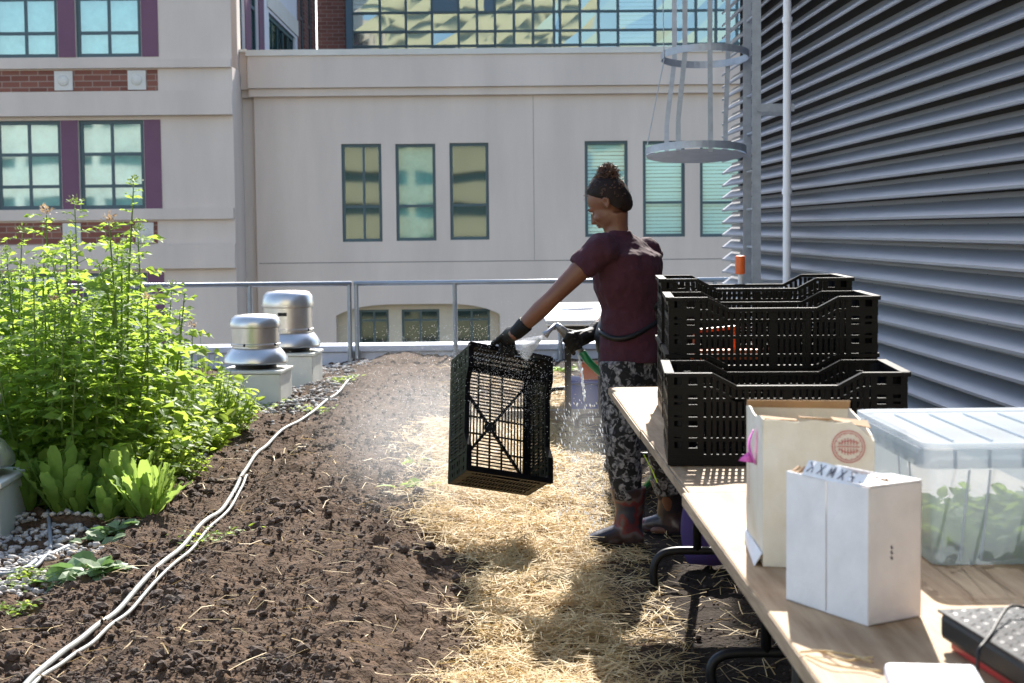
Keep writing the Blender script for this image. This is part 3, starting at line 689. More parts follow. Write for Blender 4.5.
# ------------------------------------------------------------------ crates
CL, CW, CH = .602, .405, .235
def crate_proto(loc):
    t = thing('harvest_crate', loc, 'x', 'crate', 'black slatted plastic harvest crates')
    th = .006; hl, hw = CL/2, CW/2; zd = CH-.032; zc = CH
    for s in (-1, 1):           # long sides
        mb = MB(); y = s*(hw-.008)
        pil = .085
        # rim with dipped middle
        pts = [(-hl, zc), (-hl+.115, zc), (-hl+.175, zd), (hl-.175, zd), (hl-.115, zc), (hl, zc)]
        for (a, b) in zip(pts, pts[1:]): mb.bar((a[0], y+s*.004, a[1]-.006), (b[0], y+s*.004, b[1]-.006), .024, .010)
        pts2 = [(a, b-.040) for a, b in pts]
        for (a, b) in zip(pts2, pts2[1:]): mb.bar((a[0]*.99, y, a[1]), (b[0]*.99, y, b[1]), .010, .007)
        for z in (.012, .065, .118, .165): mb.bb(-hl+.006, hl-.006, y-.005, y+.005, z-.0045, z+.0045)
        mb.bb(-hl+.006, hl-.006, y-.0045, y+.0045, .0, .028)
        for e in (-1, 1):   # corner pillar panels with small holes
            for xx in (0.004, .040, .078): x = e*(hl-.008-xx); mb.bb(x-.008, x+.008, y-.0042, y+.0042, .004, CH-.012)
            x = e*(hl-.045); 
            for z0_ in (.03, .085, .14, .19): mb.bb(x-.042, x+.042, y-.0038, y+.0038, z0_-.012, z0_+.014)
        x = -hl+.105
        while x < hl-.1:
            f = min(1, max(0, (abs(x)-(hl-.175))/.06)); top = zd+(zc-zd)*f-.012
            mb.bb(x-.0049, x+.0049, y-.0035, y+.0035, .02, top); x += .0158
        for x in (-.1, 0, .1, -.195, .195): mb.bb(x-.006, x+.006, y-.0055, y+.0055, .003, zd-.012)
        mb.build('side_panel', K['plastic'], t)
    for s in (-1, 1):           # short ends with handle slot
        mb = MB(); x = s*(hl-.008)
        mb.bb(x-.012, x+.012, -hw, hw, zc-.012, zc)
        mb.bb(x-.006, x+.006, -hw+.01, hw-.01, zc-.026, zc-.0125)
        for (a, b) in ((-hw+.01, -.055), (.055, hw-.01)): mb.bb(x-.004, x+.004, a, b, zc-.060, zc-.024) if abs(a) > .1 and False else None
        mb.bb(x-.005, x+.005, -hw+.01, hw-.01, zc-.07, zc-.056)
        for z in (.012, .065, .118): mb.bb(x-.005, x+.005, -hw+.008, hw-.008, z-.0045, z+.0045)
        mb.bb(x-.0045, x+.0045, -hw+.006, hw-.006, 0, .026)
        y = -hw+.02
        while y < hw-.015:
            mb.bb(x-.0035, x+.0035, y-.0028, y+.0028, .02, zc-.065); y += .0158
            if abs(y) > .06: mb.bb(x-.0034, x+.0034, y-.0028, y+.0028, zc-.06, zc-.02)
        for e in (-1, 1): y = e*(hw-.022); mb.bb(x-.0042, x+.0042, y-.016, y+.016, .003, zc-.02)
        mb.build('end_panel', K['plastic'], t)
    mb = MB()                   # floor with crossed diagonals
    for e in (-1, 1):
        mb.bb(-hl+.012, hl-.012, e*(hw-.024)-.010, e*(hw-.024)+.010, 0.001, .010); mb.bb(e*(hl-.026)-.012, e*(hl-.026)+.012, -hw+.012, hw-.012, .0014, .0104)
        mb.bar((-hl+.08, e*(hw-.03), .0055), (hl-.08, -e*(hw-.03), .0055), .012, .011)
    mb.lathe([(.028, .0), (.028, .0125)], (0, 0, 0), 20)
    s_ = (hw-.03)/(hl-.08)
    x = -hl+.04
    while x < hl-.03:           # cross slats in the end triangles
        w_ = min(hw-.03, abs(x)*s_) if abs(x) < hl-.08 else hw-.03
        if w_ > .012: mb.bb(x-.0026, x+.0026, -w_, w_, .0022, .0088)
        x += .0158
    y = -hw+.03
    while y < hw-.025:          # lengthwise slats in the side triangles
        l_ = min(hl-.08, abs(y)/s_)
        if l_ > .02: mb.bb(-l_, l_, y-.0026, y+.0026, .0024, .0086)
        y += .0158
    for x in (-.2, -.12, -.04, .04, .12, .2):
        wv = abs(x)*s_
        for e in (-1, 1): mb.bb(x-.0035, x+.0035, min(e*wv, e*(hw-.03)), max(e*wv, e*(hw-.03)), .0018, .0094)
    for y in (-.06, 0.0, .06):
        for e in (-1, 1): mb.bb(min(e*abs(y)/s_, e*(hl-.04)), max(e*abs(y)/s_, e*(hl-.04)), y-.0035, y+.0035, .0016, .0096)
    mb.build('base_panel', K['plastic'], t)
    for ex in (-1, 1):          # rounded corner gussets
        for ey in (-1, 1):
            mb = MB()
            cx, cy = ex*(hl-.05), ey*(hw-.05); n = 7
            rings = []
            for k in range(n):
                a = math.pi/2*k/(n-1); rr = .042
                x = cx+ex*rr*math.cos(a); y = cy+ey*rr*math.sin(a); rings.append((x, y))
            for (a, b) in zip(rings, rings[1:]): mb.bar((a[0], a[1], .115), (b[0], b[1], .115), .004, .22)
            mb.build('corner_post', K['plastic'], t)
    return t
TT = .76
def gx_at(px, Y): return at(px, 300, Y).x
Yf = 4.07
front = crate_proto((.436+CL/2, Yf+CW/2, TT+.002)); front.rotation_euler.z = R(-4.5); front.location.x += .012; front['label'] = 'black slatted crate nearest the camera on the table, left edge by the board edge'
x2 = gx_at(672, 4.68)+CL/2
dup(front, (x2, 4.68+CW/2, TT+.002), R(-4), label='bottom black crate of the middle stack, hidden behind the front crate')
dup(front, (x2+.004, 4.68+CW/2, TT+.166), R(-4.4), label='top black crate of the middle stack, rising above the front crate')
x3 = gx_at(666, 5.12)+CL/2
dup(front, (x3, 5.12+CW/2+.02, TT+.002), R(-3.6), label='bottom black crate of the rear stack, nearest the far table end')
dup(front, (x3, 5.12+CW/2+.02, TT+.205), R(-4), label='topmost black crate of the rear stack, next to the orange marker')
held = dup(front, rz=0, label='black crate held tipped on its end by the woman, being sprayed')
n_ = V((.42, -.82, .40)).normalized(); u_ = V((.03, .49, 1)); u_ = (u_-n_*u_.dot(n_)).normalized(); v_ = u_.cross(n_)
# local x = u (long), z = n (opening), y = z cross x
y_ = n_.cross(u_)
RC = Matrix((u_, y_, n_)).transposed(); HS = .955
cen = at(511, 412, 6.95)
held.matrix_world = Matrix.Translation(cen-n_*CH*HS) @ RC.to_4x4() @ Matrix.Scale(HS, 4)
def crate_pt(lx_, ly_, lz_): return (cen-n_*CH*HS)+RC @ (V((lx_, ly_, lz_))*HS)
# orange things in and behind the crates
t = thing('row_marker', (at(741, 265, 5.6).x, 5.62, TT+.002), 'orange topped stake standing upright behind the black crates', 'stake')
zt_ = at(741, 256, 5.6).z-TT; zb_ = at(741, 275, 5.6).z-TT
mb = MB(); mb.tube([(0, 0, .0), (0, 0, zb_+.01)], .008, 8); mb.box((0, 0, .006), (.12, .12, .012)); mb.build('stake', K['white'], t)
mb = MB(); mb.lathe([(.012, zb_), (.017, zb_+.003), (.017, zt_-.004), (.012, zt_)], (0, 0, 0), 20); mb.build('orange_cap', K['orange'], t, autosm=R(40))
mb = MB(); q = V((x2-.12, 4.9, TT+.20)); mb.box(q+V((0, 0, .02)), (.2, .07, .03)); mb.tube([q+V((-.09, .0, .03)), q+V((-.09, 0, .09)), q+V((.03, 0, .10)), q+V((.03, 0, .03))], .007, 8)
tag(mb.build('tool_caddy', K['orange'], bevel=.01), 'orange tool caddy glimpsed through the slats of the middle crate stack', 'tool caddy')
# ------------------------------------------------------------------ work tables (plywood sheets on folding leg frames)
EX = .438
def leg_frame(t, Y, x0, x1, H, hb=.10):
    mb = MB(); r = .016
    mb.tube(smooth_path([V((x0-.16, 0, .0)), V((x0-.165, 0, hb*.5)), V((x0-.145, 0, hb*.85)), V((x0-.09, 0, hb)), V((x0+.05, 0, hb)), V((x1-.05, 0, hb)), V((x1+.09, 0, hb)), V((x1+.145, 0, hb*.85)), V((x1+.165, 0, hb*.5)), V((x1+.16, 0, .0))], 5), r, 8)
    for x in (x0, x1): mb.tube([(x, 0, hb), (x, 0, H)], r, 8)
    mb.bar((x0, 0, H-.02), (x1, 0, H-.02), .03, .02)
    mb.v = [(a, b+Y, c) for a, b, c in mb.v]
    mb.build('leg_frame', K['black'], t, smooth=True)
ta = thing('work_table', (0, 0, 0), 'near plywood work table carrying the white cartons and the clear bin', 'table')
mb = MB(); mb.bb(EX-.012, 1.30, 1.15, 3.685, TT-.032, TT); mb.build('tabletop', K['plygrey'], ta, bevel=.003)
mb = MB(); mb.bb(EX-.0135, EX-.0125, 1.15, 3.685, TT-.029, TT-.003); mb.bb(EX-.012, 1.3, 3.686, 3.687, TT-.029, TT-.003); mb.build('board_edge', K['plyedge'], ta)
leg_frame(ta, 1.7, .62, 1.14, TT-.033); leg_frame(ta, 3.3, .62, 1.14, TT-.033)
tb = thing('work_table', (0, 0, 0), 'far plywood work table carrying the black crates', 'table')
mb = MB(); mb.bb(EX+.004, 1.24, 3.69, 4.85, TT-.030, TT-.001); mb.build('tabletop', K['plygrey'], tb, bevel=.003)
mb = MB(); mb.bb(EX, 1.24, 4.856, 6.19, TT-.030, TT-.0015); mb.build('tabletop', K['plygrey'], tb, bevel=.003)
mb = MB(); mb.bb(EX-.001, EX+.0025, 3.69, 4.85, TT-.028, TT-.004); mb.bb(EX-.004, EX-.001, 4.856, 6.19, TT-.028, TT-.005); mb.build('board_edge', K['plyedge'], tb)
leg_frame(tb, 4.78, .80, 1.14, TT-.031); leg_frame(tb, 6.1, .76, 1.05, TT-.031, .145)
# hidden-behind-the-woman table and far table
tc_ = thing('folding_table', (0, 0, 0), 'black legged folding table mostly hidden behind the woman and the crates', 'table')
mb = MB(); mb.bb(.70, 1.36, 7.5, 9.25, .70, .735); mb.build('tabletop', K['plygrey'], tc_, bevel=.004)
leg_frame(tc_, 9.05, .79, 1.2, .70); leg_frame(tc_, 7.7, .95, 1.2, .70)
td = thing('folding_table', (0, 0, 0), 'far folding table covered with a white sheet beyond the woman', 'table')
mb = MB(); mb.bb(.37, 1.15, 10.72, 13.2, .70, .742); mb.build('tabletop', K['black'], td)
leg_frame(td, 11.0, .72, 1.0, .70); leg_frame(td, 12.9, .6, 1.0, .70)
mb = MB(); mb.bar((.50, 11.0, .1), (.50, 11.0, .70), .04, .04); mb.build('leg', K['black'], td)
mb = MB(); mb.bb(.345, 1.17, 10.70, 13.25, .745, .765); mb.bb(.345, 1.17, 10.695, 10.703, .725, .744)
mb.box((.62, 12, .775), (.22, .1, .02), Matrix.Rotation(.5, 3, 'Z')); tag(mb.build('white_sheet', K['white'], bevel=.006), 'white sheet spread over the far folding table', 'sheet')
t = thing('storage_tote', (gx_at(592, 12.2), 12.2, 0), 'blue plastic tote on the ground under the far table', 'tote')
mb = MB(); mb.bb(-.18, .3, -.2, .2, .0, .22); mb.build('body', K['blue'], t, bevel=.02); mb = MB(); mb.bb(-.20, .32, -.22, .22, .222, .245); mb.build('rim', K['blue'], t, bevel=.008)
p = at(592, 361, 11.6); mb = MB(); mb.box((p.x+.06, 12.15, .247+.06), (.22, .2, .12)); mb.bb(p.x-.03, p.x+.15, 12.07, 12.23, .369, .375)
tag(mb.build('flower_box', K['orange'], bevel=.006), 'orange box on end beside the blue tote under the far table', 'box')
mb = MB(); mb.bb(.05, 1.3, 11.35, 11.43, -.02, .10); tag(mb.build('edging_plank', K['ply'], bevel=.006), 'timber plank edging the ground before the far table', 'plank')
# purple bag and lime scoop by the table legs
mb = MB(); rg = []
for i in range(10):
    f = i/9; z = .03+.36*f; w_ = .10+.05*math.sin(f*3)*(1-f*.4); rg.append([V((.86+w_*math.cos(a)*(1-.3*f), 6.45+.07*math.sin(a)+.01*math.sin(a*5+i), z)) for a in [2*math.pi*k/16 for k in range(16)]])
mb.loft(rg); tag(mb.build('cloth_bag', K['lilac'], smooth=True), 'dark purple cloth bag under the table behind the boots', 'bag')
mb = MB(); a = at(607, 436, 7.9); b = at(616, 452, 7.9); mb.tube([a, b, b+V((.05, 0, -.12))], [.018, .022, .02], 10); tag(mb.build('umbrella_handle', mat('violet_plastic', (.22, .12, .6), .3), smooth=True), 'violet handle poking out left of the leggings', 'handle')
mb = MB(); a = at(644, 455, 6.6); b = at(652, 470, 6.6); mb.bar(a, b, .03, .004); mb.bar(b, b+V((.02, .0, -.05)), .03, .004); tag(mb.build('plant_label', K['lime']), 'lime plastic plant tag under the table edge', 'plant tag')
# ------------------------------------------------------------------ cartons
def panel(mb, a, b, c, d, th, nrm):
    n = V(nrm).normalized()*th; q = [V(a), V(b), V(c), V(d)]; mb.add(q+[x+n for x in q], [(0, 1, 2, 3), (7, 6, 5, 4), (0, 4, 5, 1), (1, 5, 6, 2), (2, 6, 7, 3), (3, 7, 4, 0)])
A = V((.507*.811, 2.83*.811, 0)); 
A = gp(786, 600, TT); B = gp(868, 627, TT); Cc = gp(921, 617, TT); D = A+(Cc-B)
H1 = at(875, 489, B.y).z-TT
bx1 = thing('carton', (B.x, B.y, TT+.001), 'small white carton in front with blue handwriting on its open flap', 'carton')
def L1(p, z): return V((p.x-B.x, p.y-B.y, z))
mid = (A+B)/2*1.0
mid = A+(B-A)*.50
th = .003; dn = (D-A).normalized(); dm = (B-A).normalized()
mb = MB()
panel(mb, L1(A, 0), L1(mid-dm*.0006, 0), L1(mid-dm*.0006, H1), L1(A, H1), th, dn)
panel(mb, L1(mid+dm*.0030, 0)-dn*.0008, L1(B, 0)-dn*.0008, L1(B, H1)-dn*.0008, L1(mid+dm*.0026, H1)-dn*.0008, th, dn)
panel(mb, L1(B, 0)+dn*.0024, L1(Cc, 0), L1(Cc, H1*1.0), L1(B, H1)+dn*.0024, th, -dm); panel(mb, L1(D, 0), L1(A, 0)+dn*.0032, L1(A, H1)+dn*.0032, L1(D, H1), th, dm)
panel(mb, L1(Cc, 0), L1(D, 0), L1(D, H1), L1(Cc, H1), th, -dn); panel(mb, L1(A, 0), L1(B, 0), L1(Cc, 0), L1(D, 0), th, (0, 0, 1))
mb.build('carton_walls', K['card'], bx1, bevel=.001)
mb = MB(); zc = H1+.0008
# top: front flap right half folded down flat, torn left part
E = A+(B-A)*.55
pts = [B+dn*.001, Cc, Cc+(D-Cc)*.34, B+dn*.5*(D-A).length+(A-B)*.28, B+(A-B)*.30+dn*.002]
q = [L1(p, zc) for p in pts]; q[3].z += .006; q2 = [p+V((0, 0, .0025)) for p in q]; n = len(q)
mb.add(q+q2, [tuple(range(n))[::-1], tuple(range(n, 2*n))]+[(i, (i+1) % n, n+(i+1) % n, n+i) for i in range(n)]); mb.build('top_flap', K['card'], bx1)
# written flap: standing up / leaning, with torn edge
w0 = A+(B-A)*.20+dn*.003; w1 = A+(B-A)*.90+dn*.003
mb = MB(); up = V((0, 0, 1))*.016; lean = -dn*.022
P0, P1 = L1(w0, H1+.004), L1(w1, H1+.001); N = 12; top = []; bot = []
for i in range(N+1):
    f = i/N; jag = .0018*math.sin(i*2.3); bot.append(P0.lerp(P1, f)-dn*.003-V((0, 0, .004))); top.append(P0.lerp(P1, f)+dn*(.012+jag)+V((0, 0, .017+.002*math.sin(f*5))))
vs = bot+top+[p-V((0, 0, .0022)) for p in bot]+[p-V((0, 0, .0022)) for p in top]; n = N+1
fs = [(i, i+1, n+i+1, n+i) for i in range(N)]+[(2*n+i+1, 2*n+i, 3*n+i, 3*n+i+1) for i in range(N)]+[(i, 2*n+i, 2*n+i+1, i+1) for i in range(N)]+[(n+i+1, 3*n+i+1, 3*n+i, n+i) for i in range(N)]
mb.add(vs, fs); fl = mb.build('written_flap', K['card'], bx1)
mb = MB()
for f0, f1, off in ((0, .22, .0), (.60, .78, .03), (.80, .94, .03)):
    a = A+(B-A)*f0+dn*(.004+off); b = A+(B-A)*f1+dn*(.004+off*1.1)
    nn = 7; lo = [L1(a.lerp(b, i/nn), H1-.004) for i in range(nn+1)]; hi = [L1(a.lerp(b, i/nn)+dn*.02, H1+.006+.003*math.sin(i*2.7+f0*9)) for i in range(nn+1)]
    vs = lo+hi+[p-V((0, 0, .003)) for p in lo]+[p-V((0, 0, .003)) for p in hi]; n = nn+1
    mb.add(vs, [(i, i+1, n+i+1, n+i) for i in range(nn)]+[(2*n+i+1, 2*n+i, 3*n+i, 3*n+i+1) for i in range(nn)]+[(i, 2*n+i, 2*n+i+1, i+1) for i in range(nn)])
mb.build('torn_edge', K['kraft'], bx1)
mb = MB(); panel(mb, L1(A, H1-.02)+dn*.02+dm*.01, L1(B, H1-.02)+dn*.02-dm*.01, L1(Cc, H1-.02)-dn*.01-dm*.01, L1(D, H1-.02)-dn*.01+dm*.01, .002, (0, 0, 1)); mb.build('inner_flap', K['kraft'], bx1)
def stroke(mb, pts, O, X, Y, N, r=.0012):
    for (a, b) in zip(pts, pts[1:]): mb.bar(O+X*a[0]+Y*a[1], O+X*b[0]+Y*b[1], r*2, .0008, N)
fx = (P1-P0).normalized(); fyv = (top[6]-bot[6]); fy = fyv.normalized(); fn = fx.cross(fy).normalized()
mb = MB(); hgt = fyv.length*.62; O0 = bot[0]+fn*.0006+fy*fyv.length*.18
glyph = {'Z': [[(1, 1), (0, 1), (.9, 0), (0, 0)], [(.1, .5), (.9, .5)]], 'X': [[(0, 0), (1, 1)], [(0, 1), (1, 0)]], 'M': [[(0, 0), (.15, 1), (.5, .2), (.85, 1), (1, 0)]], 'K': [[(1, 0), (1, 1)], [(1, .45), (0, 1)], [(.7, .6), (0, 0)]], '.': [[(.4, .1), (.6, .2)]], ':': [[(.4, .1), (.6, .2)], [(.4, .8), (.6, .9)]]}
for ch, ux in (('K', .06), ('X', .24), ('M', .42), ('X', .60), ('Z', .77), ('.', .92)):
    for st in glyph[ch]: stroke(mb, [(ux*(P1-P0).length+a*hgt*.72, b*hgt) for a, b in st], O0+V((0, 0, .0012)), fx, fy, fn, .0008)
mb.build('handwriting', K['ink'], fl)
mb = MB(); c = (L1(B, H1*.56).lerp(L1(Cc, H1*.56), .42))+dm*.0005; 
for k in range(3): mb.bar(c+V((0, 0, -.008*k)), c+V((0.002, 0.001, -.008*k-.005)), .003, .0006, dm)
mb.build('ink_mark', K['ink'], bx1)
# second carton, taller and worn
A2 = gp(746.5, 541, TT); B2 = gp(763, 567, TT); C2 = gp(874, 572, TT); D2 = A2+(C2-B2)
H2 = at(761, 421, B2.y).z-TT
bx2 = thing('carton', (B2.x, B2.y, TT+.001), 'tall worn cream carton with red round stamp and pink tape', 'carton')
def L2(p, z): return V((p.x-B2.x, p.y-B2.y, z))
def warped(mb, a, b, z0, z1f, nrm, th=.003, bulge=.004, nu=14, nv=12):
    """card wall with a soft bulge; z1f(f) = top height"""
    nrm = V(nrm).normalized(); vs = []; 
    for j in range(nv+1):
        for i in range(nu+1):
            f = i/nu; g = j/nv; p = L2(a.lerp(b, f), z0+(z1f(f)-z0)*g)
            p += nrm*(-bulge*math.sin(math.pi*f)*math.sin(math.pi*g)+.0018*noise.noise(p*22)); vs.append(p)
    n = len(vs); vs += [p+nrm*th for p in vs]; fs = []
    for j in range(nv):
        for i in range(nu):
            k = j*(nu+1)+i; fs.append((k, k+1, k+nu+2, k+nu+1)); fs.append((n+k+1, n+k, n+k+nu+1, n+k+nu+2))
    for i in range(nu): k = nv*(nu+1)+i; fs.append((k, k+1, n+k+1, n+k))
    mb.add(vs, fs)
mb = MB(); inn = (D2-A2); up2 = V((0, 0, 1)); back_dir = (A2-B2).normalized()
warped(mb, B2, C2, 0, lambda f: H2*(1 if f < .80 else 1-(f-.8)*.62)+.002*math.sin(f*17), back_dir)
warped(mb, A2, B2, 0.018, lambda f: H2*1.0+.004*math.sin(f*9), (C2-B2)); warped(mb, C2, D2, 0, lambda f: H2*(.876+.124*f**.5), (B2-C2)); warped(mb, D2, A2, 0, lambda f: H2*1.01+.003*math.sin(f*23), -back_dir)
mb.build('carton_walls', K['cardold'], bx2, smooth=False)
mb = MB(); panel(mb, L2(A2, .002), L2(B2, .002), L2(C2, .002), L2(D2, .002), .002, (0, 0, 1)); mb.build('carton_base', K['cardold'], bx2); mb = MB()
wv = (C2-B2).normalized()
panel(mb, L2(D2, H2-.002)-back_dir*.004, L2(A2, H2-.002)-back_dir*.004, L2(A2, H2+.012)-back_dir*.012, L2(D2, H2+.014)-back_dir*.012, .003, back_dir)
mb.build('inner_card', K['kraft'], bx2); mb = MB(); panel(mb, L2(A2, H2-.03)+wv*.006, L2(B2, H2-.03)+wv*.006, L2(B2, H2-.045)+wv*.09+back_dir*.01, L2(A2, H2-.045)+wv*.09, .002, (0, 0, 1))
mb.build('inner_card', K['kraft'], bx2)
mb = MB(); 
for (f0, f1, o_) in ((0, .32, 0), (.34, .62, .004), (.64, .97, .0)):
    a = B2.lerp(C2, f0)+back_dir*.006; b = B2.lerp(C2, f1)+back_dir*.006
    panel(mb, L2(a, H2+.001+o_), L2(b, H2-.001+o_-(.01 if f1 > .9 else 0)), L2(b, H2-.002)+back_dir*.03, L2(a, H2+.003)+back_dir*.03, .002, (0, 0, 1))
mb.build('front_flap', K['kraft'], bx2)
# bottom-left splayed skirt of the carton
mb = MB(); panel(mb, L2(A2, .0)-wv*.002, L2(B2, .0)-wv*.014-back_dir*-.002, L2(B2, .024)-wv*.001, L2(A2, .024)-wv*.001, .002, -wv); mb.build('loose_corner', K['card'], bx2)
# stamp
sc = at(849, 444, B2.y-.012); so = V((sc.x-B2.x, sc.y-B2.y, sc.z-TT-.001)); fx2 = wv; nf = -back_dir
tpl = B2+wv*((sc-B2).dot(wv)); so = V((tpl.x-B2.x, tpl.y-B2.y, sc.z-TT-.001))+nf*.0062
mb = MB()
def ring(mb, r, w_):
    n = 36
    for k in range(n):
        a0 = 2*math.pi*k/n; a1 = 2*math.pi*(k+1)/n
        vs = [so+fx2*(rr*math.cos(a))+V((0, 0, rr*math.sin(a))) for rr, a in ((r, a0), (r, a1), (r-w_, a1), (r-w_, a0))]
        mb.add(vs, [(0, 1, 2, 3)])
ring(mb, .0285, .0016); ring(mb, .0245, .0012)
for i, (dx, h_) in enumerate(((-.016, .008), (-.011, .012), (-.006, .014), (-.001, .015), (.004, .014), (.009, .013), (.014, .010))):
    for s_ in (-1, 1):
        c = so+fx2*dx; mb.bar(c+V((0, 0, s_*.003)), c+V((0, 0, s_*h_)), .0014, .0006, nf)
        mb.bar(c+V((0, 0, s_*h_*.6)), c+fx2*.004+V((0, 0, s_*h_*.75)), .0014, .0006, nf)
mb.bar(so-fx2*.019, so+fx2*.019, .0016, .0006, nf)
for k in range(14):
    a = 2*math.pi*k/14; c = so+fx2*(.0215*math.cos(a))+V((0, 0, .0215*math.sin(a))); mb.bar(c, c+fx2*(.002*math.cos(a+1.2))+V((0, 0, .002*math.sin(a+1.2))), .0012, .0006, nf)
mb.build('red_stamp', K['redink'], bx2)
mb = MB()
for k in range(20):
    c = L2(B2.lerp(A2, .55), H2*.80-k*.0062)-wv*(.0045+.004*math.sin(math.pi*.5)*math.sin(math.pi*(.8-k*.022))); mb.bar(c, c+V((0, 0, .0042)), .0028, .0006, -wv)
mb.build('red_print', K['redink'], bx2)
mb = MB(); c = L2(B2.lerp(A2, .30), H2*.90)-wv*.006; N = 9; L_ = []; R_ = []
for i in range(N+1):
    f = i/N; w_ = .010+.004*math.sin(f*3.1); L_.append(c+V((0, 0, -.062*f))-wv*(.001+.010*math.sin(f*3.3))+back_dir*w_); R_.append(c+V((0, 0, -.062*f))-wv*(.004+.006*math.sin(f*4))-back_dir*w_)
vs = L_+R_; n = N+1; mb.add(vs, [(i, i+1, n+i+1, n+i) for i in range(N)]); e = L_[N]
mb.add([L_[N-3], L_[N], e-wv*.028+V((0, 0, .004)), e-wv*.024+V((0, 0, .010))], [(0, 1, 2, 3)])
o = mb.build('pink_tape', K['pink'], bx2, smooth=True); sm = o.modifiers.new('thick', 'SOLIDIFY'); sm.thickness = .0012
# ------------------------------------------------------------------ clear bin with greens
b0 = gp(934, 566, TT)
bn = thing('clear_bin', (b0.x, b0.y, TT+.001), 'frosted clear plastic bin holding loose salad greens', 'bin')
BW, BD = .42, .50; BH = at(928, 452, b0.y-.02).z-TT
def rr(x0, x1, y0, y1, z, r=.02, n=4):
    o = []
    for (cx, cy, a0) in ((x1-r, y1-r, 0), (x0+r, y1-r, 90), (x0+r, y0+r, 180), (x1-r, y0+r, 270)):
        for k in range(n+1): a = R(a0+90*k/n); o.append(V((cx+r*math.cos(a), cy+r*math.sin(a), z)))
    return o
mb = MB(); mb.loft([rr(0, BW, 0, BD, 0), rr(-.012, BW+.012, -.012, BD+.012, BH)], cap=False); k = len(mb.v); mb.add(rr(0, BW, 0, BD, .002), [tuple(range(20))]); mb.build('tub', K['bin'], bn, smooth=False, autosm=R(50))
mb = MB(); mb.loft([rr(-.030, BW+.03, -.030, BD+.03, BH-.030, .03), rr(-.030, BW+.03, -.030, BD+.03, BH+.004, .03), rr(-.014, BW+.014, -.014, BD+.014, BH+.005, .02)], cap=False)
for i in range(7):
    x = .03+i*.06; mb.bb(x-.001, x+.001, -.029, -.012, BH-.03, BH+.002); mb.bb(-.029, -.012, .03+i*.07, .032+i*.07, BH-.03, BH+.002)
mb.build('rim', K['bin'], bn, autosm=R(50))
mb = MB(); mb.loft([rr(-.026, BW+.026, -.026, BD+.026, BH+.006, .03), rr(-.026, BW+.026, -.026, BD+.026, BH+.014, .03), rr(-.01, BW+.01, -.01, BD+.01, BH+.014, .02), rr(.0, BW, .0, BD, BH+.008, .02)], cap=False); mb.add(rr(.0, BW, .0, BD, BH+.008, .02), [tuple(range(20))])
for i in range(5): mb.bb(.04+.07*i, .045+.07*i, .04, BD-.04, BH+.009, BH+.0125)
mb.build('lid', K['lid'], bn, autosm=R(50))
mb = MB()
for x in (.045, .082, .19, .235, .34): mb = MB(); mb.bar((x, -.0035, .01), (x+(.012 if x < .1 else -.002), -.0145, BH-.035), .0035, .003, V((0, 1, 0))); mb.build('rib', K['lid'], bn)
for y in (.12, .2): mb = MB(); mb.bar((-.0035, y, .01), (-.0145, y, BH-.035), .0035, .003, V((1, 0, 0))); mb.build('rib', K['lid'], bn)
def leaf(mb, o, d, L, w, up=None, fold=.25, curl=.3, n=3):
    """a folded, curled leaf from o along d"""
    d = V(d).normalized(); up = up or V((random.gauss(0, .45), random.gauss(0, .45)-.15, 1)); s = d.cross(up)
    if s.length < .1: s = d.cross(V((1, 0, 0)))
    s.normalize(); u = s.cross(d).normalized(); vs = []; fs = []
    for i in range(n+1):
        f = i/n; ww = w*(math.sin(math.pi*min(1, f*.86+.12))**.8) if 0 < i < n else (w*.12 if i == 0 else 0.0)
        c = o+d*(L*f)-u*(curl*L*f*f); vs += [c-s*ww+u*fold*ww, c, c+s*ww+u*fold*ww]
    for i in range(n):
        a = i*3; fs += [(a, a+1, a+4, a+3), (a+1, a+2, a+5, a+4)]
    mb.add(vs, fs)
mb = MB()
for i in range(520):
    x, y = random.uniform(.03, BW-.03), random.uniform(.03, BD-.03); z = random.uniform(.008, .035)+.03*random.random()**2
    a = random.uniform(0, 6.28); leaf(mb, V((x, y, z)), V((math.cos(a), math.sin(a), random.uniform(-.3, .6))), random.uniform(.03, .06), random.uniform(.010, .02), curl=random.uniform(-.3, .6))
mb.v = [(min(max(a, .006), BW-.006), min(max(b, .006), BD-.006), max(c, .004)) for a, b, c in mb.v]
o = mb.build('salad_greens', K['leafB'], smooth=True); o.location = (b0.x, b0.y, TT+.003); tag(o, 'pile of loose green leaves seen through the clear bin', 'salad leaves')
# ------------------------------------------------------------------ scale at lower right, white tray, cable, twine
s0 = gp(942, 641, TT); zt = TT+.055
a = at(938, 613, s0.y); 
F0 = gp(939, 640, TT+.012); F1 = gp(1040, 706, TT+.012); d1 = (F1-F0).normalized(); d1.z = 0; d1.normalize(); d2 = V((-d1.y, d1.x, 0)) if (-d1.y*1) > 0 else V((d1.y, -d1.x, 0))
if d2.x < 0: d2 = -d2
sc_ = thing('floor_scale', (F0.x, F0.y, TT+.001), 'black platform scale with diamond plate top at the near table corner', 'scale', rz=math.atan2(d1.y, d1.x))
